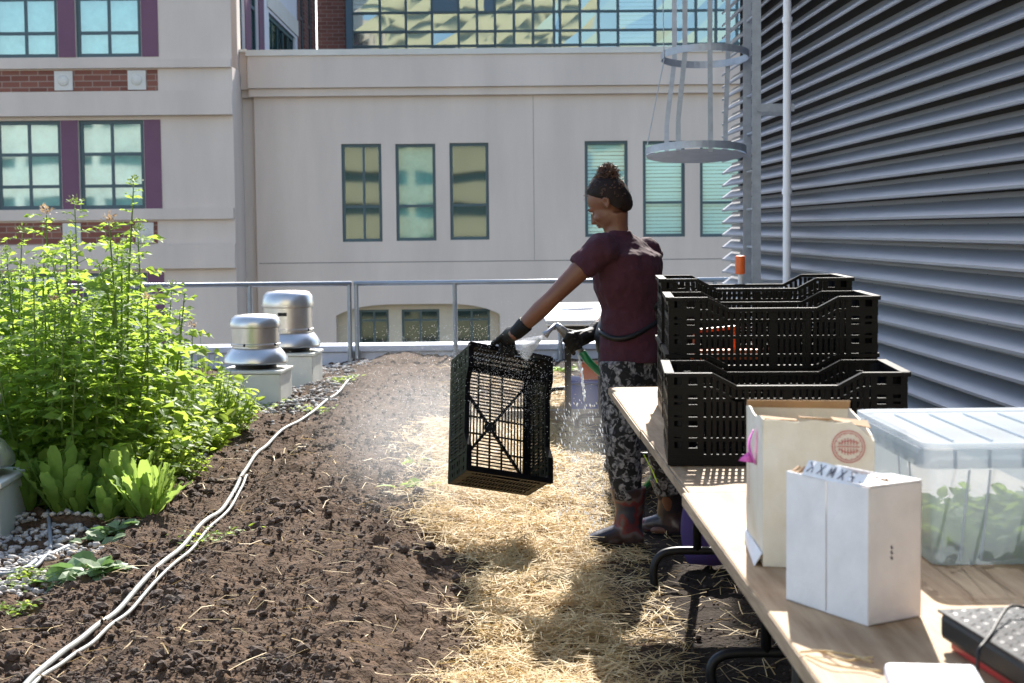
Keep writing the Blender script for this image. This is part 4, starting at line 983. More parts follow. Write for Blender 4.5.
# local x along d1, local y along +90deg
sgn = 1 if V((-d1.y, d1.x, 0)).dot(V((1, 0, 0))) > 0 else -1
SL, SW_ = .36, .34; HT = at(940, 613, F0.y).z-TT
HT = max(.04, min(.075, HT))
def sy_(y): return y*sgn
mb = MB(); ys_ = sorted((sy_(0), sy_(SW_))); mb.bb(0, SL, ys_[0], ys_[1], .014, HT); mb.build('body', K['black'], sc_, bevel=.008)
mb = MB(); ys_ = sorted((sy_(.012), sy_(SW_-.012))); mb.bb(.012, SL-.012, ys_[0], ys_[1], .0, .0135); mb.build('base_plate', K['red'], sc_, bevel=.003)
mb = MB(); ys_ = sorted((sy_(-.002), sy_(SW_+.002))); mb.bb(-.002, SL+.002, ys_[0], ys_[1], HT+.0005, HT+.004)
for i in range(18):
    for j in range(17):
        x = .012+i*.0198; y = sy_(.012+j*.0198); r = Matrix.Rotation(R(45) if (i+j) % 2 else R(-45), 3, 'Z'); mb.ell((x, y, HT+.004), (.0085, .0024, .0009), r, 8, 4)
mb.build('tread_plate', mat('polished_dark_plate', (.035, .035, .038), .27, .8, bump=.1, bscale=30), sc_, bevel=0)
w0 = gp(884, 683, TT); p1 = at(882, 672, w0.y+.0)
tr = thing('display_unit', (gp(884, 664, TT+.03).x, gp(884, 664, TT+.03).y, TT+.001), 'white box with red underside cut off by the bottom edge beside the scale', 'display unit', rz=R(-8))
mb = MB(); mb.bb(0, .115, -.16, 0, .008, .032); mb.build('shell', K['white'], tr, bevel=.006); mb = MB(); mb.bb(.004, .111, -.156, -.004, 0, .0075); mb.build('underside', K['red'], tr)
cz = TT+HT+.008
pts = [gp(1040, 612, cz), gp(1024, 607, cz+.01), gp(1009, 607, cz+.012), gp(999, 620, cz+.006), gp(991, 634, cz), gp(984, 643, cz+.001)]
e_ = pts[-1]; pts += [e_+V((-.012, -.016, -.008)), V((e_.x-.016, e_.y-.024, TT+.02)), V((e_.x-.022, e_.y-.035, TT+.006)), gp(966, 679, TT+.006), gp(956, 680, TT+.012)]
mb = MB(); mb.tube(smooth_path(pts, 8), .0022, 8); tag(mb.build('cable', K['black'], smooth=True), 'thin black cable crossing the scale to the white box', 'cable')
mb = MB()
def gt(px, py, h=.003): return gp(px, py, TT+h)
for pth in ([(800, 652), (822, 651), (850, 655), (872, 662)], [(806, 655), (830, 664), (860, 669), (880, 671)], [(822, 651), (845, 660), (864, 658), (873, 657)]): mb.tube(smooth_path([gt(a, b, .004+.003*(i % 2)) for i, (a, b) in enumerate(pth)], 6), .0016, 6)
tag(mb.build('twine_scraps', K['straw'], smooth=True), 'scraps of straw twine at the near table edge', 'twine')
# ------------------------------------------------------------------ woman
YP = 6.95
W = at
def remeshed(o, vox, sm=2, it=.5):
    m = o.modifiers.new('remesh', 'REMESH'); m.mode = 'VOXEL'; m.voxel_size = vox; m.use_smooth_shade = True
    if sm: s = o.modifiers.new('smooth', 'SMOOTH'); s.iterations = sm; s.factor = it
def ring_(c, sd, fd, a, b, n=20, sq=1.0):
    o = []
    for k in range(n):
        t = 2*math.pi*k/n; x = math.cos(t); y = math.sin(t)
        x = math.copysign(abs(x)**sq, x); y = math.copysign(abs(y)**sq, y); o.append(V(c)+sd*(a*x)+fd*(b*y))
    return o
LEFT = V((-.62, -.785, 0)).normalized(); FWD = V((-.785, .62, 0)).normalized()   # her left, her facing
per = thing('woman', (0, 0, 0), 'woman in maroon shirt with hair in a bun hosing down a black crate', 'person')
per.name = 'person'
S = 1/235.97*1.0   # metres per pixel at YP
def limb(mb, pts, rads, n=16): mb.tube(smooth_path([V(p) for p in pts], 6), [r for r in interp(rads, (len(pts)-1)*6+1)], n)
def interp(a, n):
    o = []
    for i in range(n):
        f = i/(n-1)*(len(a)-1); k = min(int(f), len(a)-2); t = f-k; t = t*t*(3-2*t)*.5+t*.5; o.append(a[k]*(1-t)+a[k+1]*t)
    return o
neck = W(615, 231, YP); head = W(609, 204, YP)-V((0, 0, 0)); hip = W(633, 356, 7.0)
sL = W(600, 250, 6.80); sR = W(649, 250, 7.10); chest = W(627, 266, 6.96); waist = W(631, 318, 6.98)
elL = W(553, 297, 6.78); wrL = W(517, 332, 6.84)
elR = W(622, 306, 7.28); wrR = W(592, 334, 7.10)
kL = W(622, 437, 6.90); aL = W(630, 528, 6.95); hL = W(622, 366, 6.93)
kR = W(662, 437, 7.12); aR = W(672, 520, 7.20); hR = W(648, 366, 7.07)
# body: torso, neck, head, arms and legs in one skin
mb = MB()
tor = [(hip+V((0, 0, -.06)), .125, .085), (hip, .135, .092), (hip+V((0, 0, .08)), .130, .088), (waist, .125, .088), (chest+V((0, 0, -.08)), .140, .10), (chest+V((0, 0, .02)), .150, .105), (neck+V((.01, .01, -.075)), .125, .075), (neck+V((.012, .0, -.02)), .06, .055)]
mb.loft([ring_(c, LEFT, FWD, a, b) for c, a, b in tor])
limb(mb, [neck+V((.012, -.002, -.04)), neck+V((.004, 0, .02)), head+V((.028, -.01, -.03))], [.056, .05, .052])
# head: tilted down and to the left of the picture
HF = V((-.80, .34, -.60)).normalized(); HL = V((-.42, -.90, 0)); HL = (HL-HF*HL.dot(HF)).normalized(); HU = HF.cross(HL); HU = HU if HU.z > 0 else -HU
HR = Matrix((HF, HL, HU)).transposed()
def hp(f, l, u): return head+HF*f+HL*l+HU*u
mb.ell(hp(-.012, 0, .028), (.092, .074, .082), HR, 20, 14)      # cranium
mb.ell(hp(.028, 0, -.022), (.060, .058, .078), HR, 18, 12)      # face
mb.ell(hp(.052, 0, -.078), (.030, .034, .022), HR)             # chin
mb.ell(hp(.030, 0, -.062), (.048, .050, .030), HR)             # jaw
mb.tube([hp(.078, 0, .016), hp(.094, 0, -.010), hp(.103, 0, -.024), hp(.088, 0, -.034)], [.008, .010, .013, .009], 8)
mb.ell(hp(.083, 0, -.047), (.012, .020, .006), HR); mb.ell(hp(.081, 0, -.057), (.012, .018, .006), HR)
mb.ell(hp(.070, .028, .018), (.016, .022, .008), HR); mb.ell(hp(.070, -.028, .018), (.016, .022, .008), HR)
mb.ell(hp(.062, .034, -.028), (.022, .020, .020), HR); mb.ell(hp(.062, -.034, -.028), (.022, .020, .020), HR)
for s in (-1, 1):
    mb.tube([hp(-.018, s*.073, -.022), hp(-.008, s*.079, -.026), hp(-.004, s*.082, -.005), hp(-.008, s*.085, .012), hp(-.022, s*.086, .014), hp(-.030, s*.082, -.002), hp(-.020, s*.078, -.018)], .006, 8)
    mb.ell(hp(-.016, s*.074, -.005), (.014, .006, .018), HR)
for (s, e, w_, sd) in ((sL, elL, wrL, 1), (sR, elR, wrR, -1)):
    fdv = (w_-e).normalized()
    limb(mb, [s+V((0, 0, .0)), s.lerp(e, .45), e, e.lerp(w_, .35), w_, w_+fdv*.03], [.050, .045, .036, .038, .026, .026])
    mb.ell(s, (.044, .044, .044))
for (h_, k_, a_) in ((hL, kL, aL), (hR, kR, aR)):
    limb(mb, [h_, h_.lerp(k_, .5), k_, k_.lerp(a_, .4), a_], [.075, .068, .048, .044, .032])
    mb.ell(a_+V((-.03, 0, -.045)), (.07, .028, .022))
o = mb.build('body', K['skin'], per, smooth=True); remeshed(o, .0052, 3)
# eyes
for s in (-1, 1):
    mb = MB(); mb.ell(hp(.075, s*.028, .004), (.008, .011, .006), HR, 10, 8); e = mb.build('eye', mat('eye_white', (.5, .48, .46), .3) if s < 0 else bpy.data.materials['eye_white'], per, smooth=True)
    mb = MB(); mb.ell(hp(.0815, s*.028, .002), (.003, .0045, .0042), HR, 8, 6); mb.build('iris', K['black'], e)
    mb = MB(); mb.tube([hp(.080, s*.014, .022), hp(.084, s*.028, .027), hp(.074, s*.044, .022)], .0028, 6); mb.build('eyebrow', K['hair'], per)
mb = MB(); mb.ell(hp(.092, 0, -.047), (.006, .017, .004), HR); mb.ell(hp(.090, 0, -.0565), (.006, .015, .0045), HR); mb.build('lips', mat('lip', (.20, .06, .05), .4), per, smooth=True)
# hair: cap, bun and curls
mb = MB(); nu, nv = 40, 26; vs = []
bunc = hp(-.062, 0, .100)
capv = []
for j in range(nv+1):
    th_ = math.pi*.0+ (math.pi*.72)*j/nv
    for i in range(nu):
        ph = 2*math.pi*i/nu; x, y, z = math.sin(th_)*math.cos(ph), math.sin(th_)*math.sin(ph), math.cos(th_)
        # hairline: high on the forehead, low at the nape
        cf = math.cos(ph); lim = math.pi*((.70+.02*cf) if cf < -.25 else (.70-.20*min(1, (cf+.25)/.45)**.8-(.19*min(1, max(0, cf-.2)/.6))))+.05*noise.noise(V((cf*5, math.sin(ph)*5, 1)))
        tt = min(th_, lim)
        if tt <= math.pi/2: x, y, z = math.sin(tt)*math.cos(ph), math.sin(tt)*math.sin(ph), math.cos(tt)
        else:
            g = (tt-math.pi/2)/(.22*math.pi); q_ = 1-.30*g*g; x, y, z = math.cos(ph)*q_, math.sin(ph)*q_, -1.05*g
        r = 1.0+.05*noise.noise(V((x*4, y*4, z*4)))+.03*noise.noise(V((x*13, y*13, z*13)))
        r -= (.07 if cf > -.1 else .015)*max(0, min(1, (th_-lim+.22)/.22))
        capv.append(hp(-.018+x*(.097 if x > 0 else .086)*r, y*.082*r, .030+z*.094*r))
mb.add(capv, [(j*nu+i, j*nu+(i+1) % nu, (j+1)*nu+(i+1) % nu, (j+1)*nu+i) for j in range(nv) for i in range(nu)])
mb.loft([ring_(hp(-.05, 0, .075), HF, HL, .05, .045, 16), ring_(hp(-.06, 0, .10), HF, HL, .034, .034, 16)])
for k in range(34):
    a = random.uniform(0, 6.28); e_ = random.uniform(-.6, 1.3); rr_ = .035; c = bunc+V((math.cos(a)*math.cos(e_), math.sin(a)*math.cos(e_), math.sin(e_)*.8))*rr_*random.uniform(.5, 1.0)
    mb.ell(c, (.017, .017, .015), None, 8, 6)
mb.ell(hp(-.058, 0, -.020), (.038, .056, .055), HR); hair = mb.build('hair', K['hair'], per, smooth=True)
mb = MB()
for k in range(1080):
    if k < 900:
        a = random.uniform(0, 6.28); e_ = random.uniform(-.6, 1.5); d = V((math.cos(a)*math.cos(e_), math.sin(a)*math.cos(e_), math.sin(e_))); c = bunc+d*.043*random.uniform(.8, 1.05)
    else:
        a = random.uniform(0, 6.28); tt = random.uniform(.1, 2.1); x, y, z = math.sin(tt)*math.cos(a), math.sin(tt)*math.sin(a), math.cos(tt)
        if x > -.05 and tt > 1.15: continue
        d = (HF*x+HL*y+HU*z); c = hp(-.014+x*.099, y*.082, .030+z*.094)
    L_ = random.uniform(.008, .018)*(1 if k < 900 else .45); t1 = V((random.uniform(-1, 1), random.uniform(-1, 1), random.uniform(-1, 1))).normalized()
    s_ = d.cross(t1).normalized(); ph = random.random()*6
    pts = [c+d*(L_*f)+s_*.006*math.sin(ph+f*5)+t1.cross(s_)*.005*math.cos(ph+f*5) for f in (0, .33, .66, 1)]
    mb.tube(pts, [.0013, .0012, .001, .0006], 3, cap=False)
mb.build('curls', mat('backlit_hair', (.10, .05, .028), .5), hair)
# shirt
mb = MB()
hemL = W(598, 352, 6.88)
sh = [(hip+V((.006, 0, -.022)), .178, .134), (hip+V((.004, 0, .05)), .174, .130), (waist+V((0, 0, -.03)), .156, .118), (waist+V((.003, 0, .04)), .158, .116), (chest+V((.004, 0, -.10)), .172, .125), (chest+V((.004, 0, -.01)), .190, .130), (chest+V((.002, 0, .045)), .196, .118), (neck+V((.016, .010, -.072)), .190, .095), (neck+V((.018, .010, -.040)), .130, .074), (neck+V((.016, .006, -.018)), .072, .062), (neck+V((.014, .002, .002)), .058, .054)]
mb.loft([ring_(c, LEFT, FWD, a, b, 28) for c, a, b in sh])
slL = sL.lerp(elL, .42); mb.tube(smooth_path([sL+V((.035, .03, .012)), sL+V((0, 0, .003)), sL.lerp(elL, .2), slL], 5), interp([.060, .068, .064, .060], 16), 18)
mb.ell(sL+V((.02, 0, -.004)), (.064, .066, .058)); mb.ell(sR+V((-.012, 0, -.006)), (.066, .070, .064))
slR = sR.lerp(elR, .45); mb.tube([sR, slR], [.066, .064], 18)
# gathered folds at the waist tie
o = mb.build('shirt', K['shirt'], per, smooth=True); remeshed(o, .006, 4)
tx = bpy.data.textures.new('fold', 'CLOUDS'); tx.noise_scale = .07; tx.noise_depth = 2
d = o.modifiers.new('folds', 'DISPLACE'); d.texture = tx; d.strength = .020; d.mid_level = .5; d.texture_coords = 'GLOBAL'
# apron tie round the waist with a knot at the back
mb = MB(); rg = []; N = 36
for k in range(N):
    t = 2*math.pi*k/N; x, y = math.cos(t), math.sin(t); c = waist+V((0, 0, -.028)); p = c+LEFT*(.163*x)+FWD*(.125*y); p.z += -.045*x+.01*math.sin(3*t)
    n = (LEFT*x+FWD*y).normalized(); rg.append([p+n*.001+V((0, 0, -.012)), p+n*.004, p+n*.001+V((0, 0, .012)), p-n*.014])
rg.append(rg[0]); mb.loft(rg, cap=False)
kn = W(652, 307, 6.93); mb.ell(kn, (.030, .026, .020)); mb.ell(kn+V((.022, .0, .010)), (.026, .02, .014)); mb.tube([kn, kn+V((.02, -.01, -.04)), kn+V((.03, 0, -.09))], [.010, .008, .010], 8); mb.tube([kn, kn+V((-.01, -.015, -.03)), kn+V((.005, -.01, -.07))], [.009, .008, .007], 8)
mb.build('apron_tie', K['black'], per, smooth=True)
mb = MB(); ap = [W(599, 322, 6.98), W(596, 345, 6.98), W(598, 352, 7.0)]
mb.loft([ring_(W(604, 318, 7.02), V((1, 0, 0)), V((0, 1, 0)), .018, .05, 14), ring_(W(602, 335, 7.02), V((1, 0, 0)), V((0, 1, 0)), .034, .07, 14), ring_(W(603, 352, 7.02), V((1, 0, 0)), V((0, 1, 0)), .026, .07, 14)])
mb.build('apron_pouch', K['black'], per, smooth=True)
# leggings
mb = MB()
mb.loft([ring_(hip+V((0.004, 0, .03)), LEFT, FWD, .158, .112, 24), ring_(hip+V((0.004, 0, -.05)), LEFT, FWD, .168, .122, 24), ring_(hip+V((.004, 0, -.12)), LEFT, FWD, .160, .112, 24)])
for (h_, k_, a_) in ((hL, kL, aL), (hR, kR, aR)): limb(mb, [h_+V((0, 0, .02)), h_.lerp(k_, .5), k_, k_.lerp(a_, .35), k_.lerp(a_, .66)], [.100, .092, .076, .072, .062], 20)
o = mb.build('leggings', K['legging'], per, smooth=True); remeshed(o, .007, 3)
d = o.modifiers.new('folds', 'DISPLACE'); d.texture = tx; d.strength = .010; d.mid_level = .5; d.texture_coords = 'GLOBAL'
# boots
def boot(a_, top, toe_dir, name='rubber_boot'):
    g = soil_h(a_.x, a_.y); base = V((a_.x, a_.y, g)); t = V(toe_dir).normalized(); s = V((-t.y, t.x, 0)); mb = MB()
    mb.loft([ring_(V((top.x, top.y, top.z)), t, s, .080, .071, 18), ring_(V(top).lerp(base+V((0, 0, .16)), .4), t, s, .074, .067, 18), ring_(base+V((0, 0, .16)), t, s, .062, .055, 18), ring_(base+V((0, 0, .09))+t*.01, t, s, .062, .044, 18), ring_(base+V((0, 0, .05))+t*.012, t, s, .068, .042, 18), ring_(base+V((0, 0, .012)), t, s, .064, .040, 18)])
    foot = []
    for f, hh, ww in ((-.055, .050, .030), (-.02, .085, .041), (.05, .085, .043), (.10, .066, .047), (.15, .050, .049), (.185, .034, .040), (.202, .016, .022)):
        c = base+t*f+V((0, 0, .010+hh/2)); foot.append(ring_(c, s, V((0, 0, 1)), ww, hh/2+.006, 16, .85))
    mb.loft(foot); o = mb.build(name, K['boot'], per, smooth=True); remeshed(o, .0055, 3)
    mb = MB(); rg = []
    for z, gr in ((.0, .0), (.016, .002)):
        rg.append([base+V((0, 0, z-.001))+t*x+s*y for x, y in [(.205*math.cos(q)*(1 if math.cos(q) > 0 else .32), (.050+gr)*math.sin(q)*(1 if math.cos(q) > -.2 else .9)) for q in [2*math.pi*k/28 for k in range(28)]]])
    mb.loft(rg); mb.build('sole', K['black'], o)
    return o
boot(V((aL.x+.0, aL.y, 0)), W(628, 487, 6.93), (-.97, -.1, 0)); boot(V((aR.x, aR.y, 0)), W(667, 480, 7.18), (-.75, .5, 0))
# gloves
def glove(wr, palm, fingers, thumb, cuffdir, vox=.0034):
    mb = MB()
    mb.tube([wr-cuffdir*.055, wr-cuffdir*.03, wr, wr.lerp(palm[0], .5)], [.037, .035, .032, .032], 14)
    mb.tube([wr, palm[0], palm[1]], [.030, .034, .030], 12)
    fk = (palm[3])                     # across-knuckle direction
    for kx in (-.028, -.010, .010, .028): mb.ell(palm[2]+fk*kx, (.015, .015, .015)); mb.tube([palm[0]+fk*kx*.7, palm[2]+fk*kx], [.017, .014], 8)
    for pts, r in fingers: mb.tube(pts, [r, r*.97, r*.92, r*.78][:len(pts)], 10); [mb.ell(p, (r*1.02,)*3, None, 10, 7) for p in pts[1:]]
    mb.tube(thumb, [.014, .0125, .011], 10); mb.ell(thumb[-1], (.011,)*3)
    o = mb.build('glove', K['glove'], per, smooth=True); remeshed(o, vox, 1)
    return o
# left hand gripping the top rim (short end, local +x)
rimc = crate_pt(CL/2-.005, .045, CH)          # a point on the top rim
def cp(x, y, z): return crate_pt(CL/2+x, .035+y, CH+z)
cd = (wrL-elL).normalized()
acr = (crate_pt(0, 1, 0)-crate_pt(0, 0, 0)).normalized()
kn0 = cp(.030, 0, -.004)
palm = (wrL.lerp(kn0, .45)+V((0, 0, .012)), wrL.lerp(kn0, .8)+V((0, 0, .008)), kn0, acr)
fg = []
for i, (ky, L_) in enumerate(((-.031, .9), (-.010, 1.0), (.011, .96), (.031, .8))):
    fg.append(([cp(.030, ky, -.004), cp(.024, ky*1.05, .022), cp(.004-.010*L_, ky*1.05, .030), cp(-.032*L_-.006, ky, .020), ], .0105))
glove(wrL, palm, fg, [palm[0]-acr*-.02, cp(.02, .05, -.020), cp(-.015, .040, -.022)], cd)
# right hand on the nozzle
nzA = W(545, 335, 7.00); nzB = W(556, 324.5, 7.02); nzC = W(572, 337, 7.04); nzD = W(582, 352, 7.06)
cd2 = (wrR-elR).normalized(); hd = (nzD-nzC).normalized(); hc_ = W(575, 343, 7.04)
kn2 = hc_+V((-.012, -.025, .012))
side = V((0, -1, 0))
palm2 = (wrR.lerp(hc_, .45)+V((0, -.012, .006)), wrR.lerp(hc_, .85)+V((0, -.018, .008)), kn2, hd)
fg = []
for i, ky in enumerate((-.030, -.010, .011, .031)):
    b = hc_+hd*ky; outw = V((-.82, -.1, -.55)).normalized()
    fg.append(([b+V((.012, -.026, .014)), b+V((-.016, -.028, .004)), b+V((-.030, -.006, -.012)), b+V((-.022, .016, -.020))], .0108))
glove(wrR, palm2, fg, [wrR.lerp(hc_, .6)+V((0, 0, .02)), hc_-hd*.030+V((.0, .008, .022)), hc_-hd*.052+V((-.010, .010, .010))], cd2)
# ------------------------------------------------------------------ spray nozzle, hose and water
nz = thing('spray_nozzle', (0, 0, 0), 'metal pistol spray nozzle in the right glove', 'spray nozzle')
mb = MB(); mb.tube([nzA, nzA.lerp(nzB, .3), nzB], [.017, .010, .009], 12); mb.build('spray_head', K['galv'], nz, smooth=True)
mb = MB(); mb.tube([nzB, nzB.lerp(nzC, .35), nzC, nzD], [.012, .015, .015, .013], 12); mb.build('grip', K['rail'], nz, smooth=True)
mb = MB(); mb.bar(nzB+V((0, 0, -.012)), nzC+V((-.02, 0, -.02)), .006, .010); mb.build('trigger', K['alu'], nz)
gpth = [nzD, W(590, 363, 7.06), W(602, 374, 7.10), W(620, 390, 7.25), W(640, 420, 7.5), W(655, 470, 7.8), V((.75, 8.2, .05)), V((.9, 8.8, .02)), V((1.2, 9.6, .02))]
mb = MB(); mb.tube(smooth_path(gpth, 8), .016, 12); tag(mb.build('green_hose', K['green'], smooth=True), 'green rubber hose running from the spray nozzle past the leggings', 'hose')
# water: spray cone, drips and drifting droplets
mb = MB(); ax = (W(524, 348, 6.96)-nzA).normalized()
def drop(mb, c, r, st=V((0, 0, 0))):
    c = V(c); a = [V((1, 0, 0)), V((0, 1, 0)), V((0, 0, 1))]
    vs = [c+a[0]*r, c-a[0]*r, c+a[1]*r, c-a[1]*r, c+a[2]*r+st, c-a[2]*r-st]
    mb.add(vs, [(0, 2, 4), (2, 1, 4), (1, 3, 4), (3, 0, 4), (2, 0, 5), (1, 2, 5), (3, 1, 5), (0, 3, 5)])
s1 = ax.cross(V((0, 0, 1))).normalized(); s2 = ax.cross(s1)
for i in range(7000):
    f = random.random()**.7; L_ = .02+f*.11; rr_ = L_*.42*math.sqrt(random.random()); a = random.uniform(0, 6.28)
    drop(mb, nzA+ax*L_+s1*rr_*math.cos(a)+s2*rr_*math.sin(a), random.uniform(.0005, .0011), (ax+s1*math.cos(a)*.3+s2*math.sin(a)*.3)*.003)
for i in range(3200):   # splashes off the crate
    x, y = random.uniform(0, .3), random.uniform(-.19, .19); p = crate_pt(x, y, random.uniform(0, .3)); drop(mb, p+V((random.gauss(0, .08), random.gauss(0, .06), random.gauss(0, .09))), random.uniform(.0006, .0014))
for i in range(60):    # drip from the nozzle
    f = i/60; p = W(578+6*f**.5, 356+(f*45), 7.03); drop(mb, p+V((random.gauss(0, .003), 0, 0)), random.uniform(.002, .004), V((0, 0, .006)))
for i in range(380):   # falling drops right of the crate
    p = W(random.uniform(556, 606), random.uniform(400, 545), random.uniform(6.9, 7.2)); drop(mb, p, random.uniform(.0012, .0028), V((-.002, 0, random.uniform(.003, .010))))
for i in range(4200):  # fine droplets drifting over the bed
    p = W(random.gauss(440, 55), random.uniform(325, 520), random.uniform(6.9, 8.6)); drop(mb, p, random.uniform(.0006, .0017))
tag(mb.build('water_drops', K['water'], smooth=True), 'water spray and drops flying off the black crate', 'water', kind='stuff')
def mist_mat(name, dens, cen_, rad):
    m = bpy.data.materials.new(name); m.use_nodes = True; nt = m.node_tree; nt.nodes.remove(nt.nodes['Principled BSDF'])
    v = nt.nodes.new('ShaderNodeVolumePrincipled'); v.inputs['Color'].default_value = (1, 1, 1, 1); v.inputs['Anisotropy'].default_value = .35
    tc = nt.nodes.new('ShaderNodeTexCoord'); ln = nt.nodes.new('ShaderNodeVectorMath'); ln.operation = 'LENGTH'
    nt.links.new(tc.outputs['Object'], ln.inputs[0]); mr = nt.nodes.new('ShaderNodeMapRange'); mr.inputs[1].default_value = 1.0; mr.inputs[2].default_value = .15; mr.inputs[3].default_value = 0; mr.inputs[4].default_value = 1; mr.interpolation_type = 'SMOOTHSTEP'
    nt.links.new(ln.outputs['Value'], mr.inputs[0]); n = nt.nodes.new('ShaderNodeTexNoise'); n.inputs['Scale'].default_value = 2.2; nt.links.new(tc.outputs['Object'], n.inputs['Vector'])
    m1 = nt.nodes.new('ShaderNodeMath'); m1.operation = 'MULTIPLY'; nt.links.new(mr.outputs[0], m1.inputs[0]); nt.links.new(n.outputs['Fac'], m1.inputs[1])
    m2 = nt.nodes.new('ShaderNodeMath'); m2.operation = 'MULTIPLY'; m2.inputs[1].default_value = dens; nt.links.new(m1.outputs[0], m2.inputs[0]); nt.links.new(m2.outputs[0], v.inputs['Density'])
    nt.links.new(v.outputs[0], nt.nodes['Material Output'].inputs['Volume']); return m
def mist(c, r, rot, dens, label):
    mb = MB(); mb.ell((0, 0, 0), (1, 1, 1), None, 24, 16); o = mb.build('water_mist', mist_mat('mist', dens, c, r), smooth=True); o.matrix_world = Matrix.Translation(c) @ rot.to_4x4() @ Matrix.Diagonal((*r, 1)); tag(o, label, 'mist', kind='stuff'); return o
mist(W(425, 430, 7.5), (.62, .9, .48), Matrix.Identity(3), .62, 'fine water mist drifting over the soil left of the held crate')
mist(W(588, 430, 7.1), (.17, .35, .42), Matrix.Identity(3), .7, 'fine water mist falling between the held crate and the leggings')
# tight jet cone
jm = bpy.data.materials.new('water_fan'); jm.use_nodes = True; nt = jm.node_tree; nt.nodes.remove(nt.nodes['Principled BSDF'])
tl = nt.nodes.new('ShaderNodeBsdfTranslucent'); df = nt.nodes.new('ShaderNodeBsdfDiffuse'); tp = nt.nodes.new('ShaderNodeBsdfTransparent'); ma = nt.nodes.new('ShaderNodeMixShader'); mc = nt.nodes.new('ShaderNodeMixShader')
ma.inputs[0].default_value = .35; nz_ = nt.nodes.new('ShaderNodeTexNoise'); nz_.inputs['Scale'].default_value = 60; rp = nt.nodes.new('ShaderNodeMapRange'); rp.inputs[3].default_value = .72; rp.inputs[4].default_value = 1.0
nt.links.new(nz_.outputs['Fac'], rp.inputs[0]); nt.links.new(rp.outputs[0], mc.inputs[0])
nt.links.new(tl.outputs[0], ma.inputs[1]); nt.links.new(df.outputs[0], ma.inputs[2]); nt.links.new(ma.outputs[0], mc.inputs[1]); nt.links.new(tp.outputs[0], mc.inputs[2]); nt.links.new(mc.outputs[0], nt.nodes['Material Output'].inputs['Surface'])
for c_ in (tl, df): c_.inputs['Color'].default_value = (.95, .97, 1, 1)
mb = MB()
for q in (1, .6): mb.tube([nzA+ax*.004, nzA+ax*.05, nzA+ax*.10], [.004*q, .020*q, .038*q], 20, cap=False)
o = mb.build('spray_jet', jm, smooth=True)
tag(o, 'white fan of water from the nozzle hitting the held crate', 'water', kind='stuff')
# ------------------------------------------------------------------ plants
def compound(mb, o, d, L, nl, w, droop=.35):
    d = V(d).normalized(); side = d.cross(V((0, 0, 1)))
    if side.length < .1: side = V((1, 0, 0))
    side.normalize()
    for i in range(nl):
        f = .35+.6*i/max(1, nl-1); c = o+d*(L*f)-V((0, 0, droop*L*f*f))
        for s in (-1, 1):
            dd = (d*.6+side*s*1.0+V((0, 0, random.uniform(-.35, .15)))).normalized(); ll = L*random.uniform(.38, .56)*(1.15-f*.4)
            leaf(mb, c, dd, ll, ll*w, fold=random.uniform(.1, .5), curl=random.uniform(.0, .5), n=2)
    c = o+d*L*.9-V((0, 0, droop*L*.81)); leaf(mb, c, d-V((0, 0, .4)), L*.42, L*.42*w, n=3)
def tall_plant(loc, H, label, seedy=False, ns=3, dens=1.0):
    t = thing('leafy_plant', loc, label, 'plant', 'tall leafy plants at the left of the bed'); ms, ml, mf = MB(), MB(), MB()
    for s in range(ns):
        a = random.uniform(0, 6.28); lean = random.uniform(.02, .16); hh = H*(1 if s == 0 else random.uniform(.6, .95)); top = V((math.cos(a)*lean*hh*1.6, math.sin(a)*lean*hh*1.6, hh)); bs = V((random.uniform(-.07, .07), random.uniform(-.07, .07), -.03))
        if s == 0: top.x *= .4; top.y *= .4
        pth = smooth_path([bs, bs.lerp(top, .5)+V((random.uniform(-.04, .04), random.uniform(-.04, .04), 0)), top], 5)
        ms.tube(pth, interp([.010, .007, .003], len(pth)), 6)
        nl = int(hh*30*dens)
        for k in range(nl):
            f = .08+.92*(k/nl)**.85; p = pth[min(len(pth)-1, int(f*(len(pth)-1)))].lerp(pth[min(len(pth)-1, int(f*(len(pth)-1))+1)], f*(len(pth)-1) % 1)
            an = k*2.4+random.uniform(-.4, .4); L = (random.uniform(.13, .24) if f < .8 else random.uniform(.06, .13))*(1.15-.3*f)
            el = random.uniform(.1, .8) if f < .85 else random.uniform(.5, 1.2)
            dd = V((math.cos(an), math.sin(an), el)); compound(ml, p, dd, L, random.choice((2, 3, 3)), random.uniform(.24, .36))
            if random.random() < .5: ms.tube([p, p+dd.normalized()*L*.5], [.002, .0012], 4)
        if s == 0:
            for q in range(40):
                d = V((random.gauss(0, .5), random.gauss(0, .5), random.uniform(.2, 1))).normalized()*random.uniform(.01, .06); leaf(mf, top+d*.8, d, .018, .006, n=2)
    ms.build('stems', K['stem'], t, smooth=True); ml.build('foliage', K['leafA'], t, smooth=False); mf.build('flower_head', K['seed'] if seedy else K['stem'], t)
    return t
def low_bush(loc, Rr, H, label, m='leafB', n=420):
    t = thing('low_plant', loc, label, 'plant', 'low bright green plants along the bed edge'); ms, ml = MB(), MB()
    for s in range(int(n/9)):
        a = random.uniform(0, 6.28); r = Rr*math.sqrt(random.random()); top = V((math.cos(a)*r, math.sin(a)*r, H*random.uniform(.55, 1)*(1-.45*(r/Rr)**2))); bs = V((math.cos(a)*r*.4, math.sin(a)*r*.4, -.03)); ms.tube([bs, bs.lerp(top, .6), top], [.004, .003, .0015], 4)
        for k in range(14):
            f = random.uniform(.15, 1); p = bs.lerp(top, f); an = random.uniform(0, 6.28); dd = V((math.cos(an), math.sin(an), random.uniform(-.1, .9)))
            L = random.uniform(.035, .080); leaf(ml, p, dd, L, L*random.uniform(.2, .34), fold=random.uniform(0, .5), curl=random.uniform(0, .6), n=3)
    ms.build('stems', K['stem'], t); ml.build('foliage', K[m], t); return t
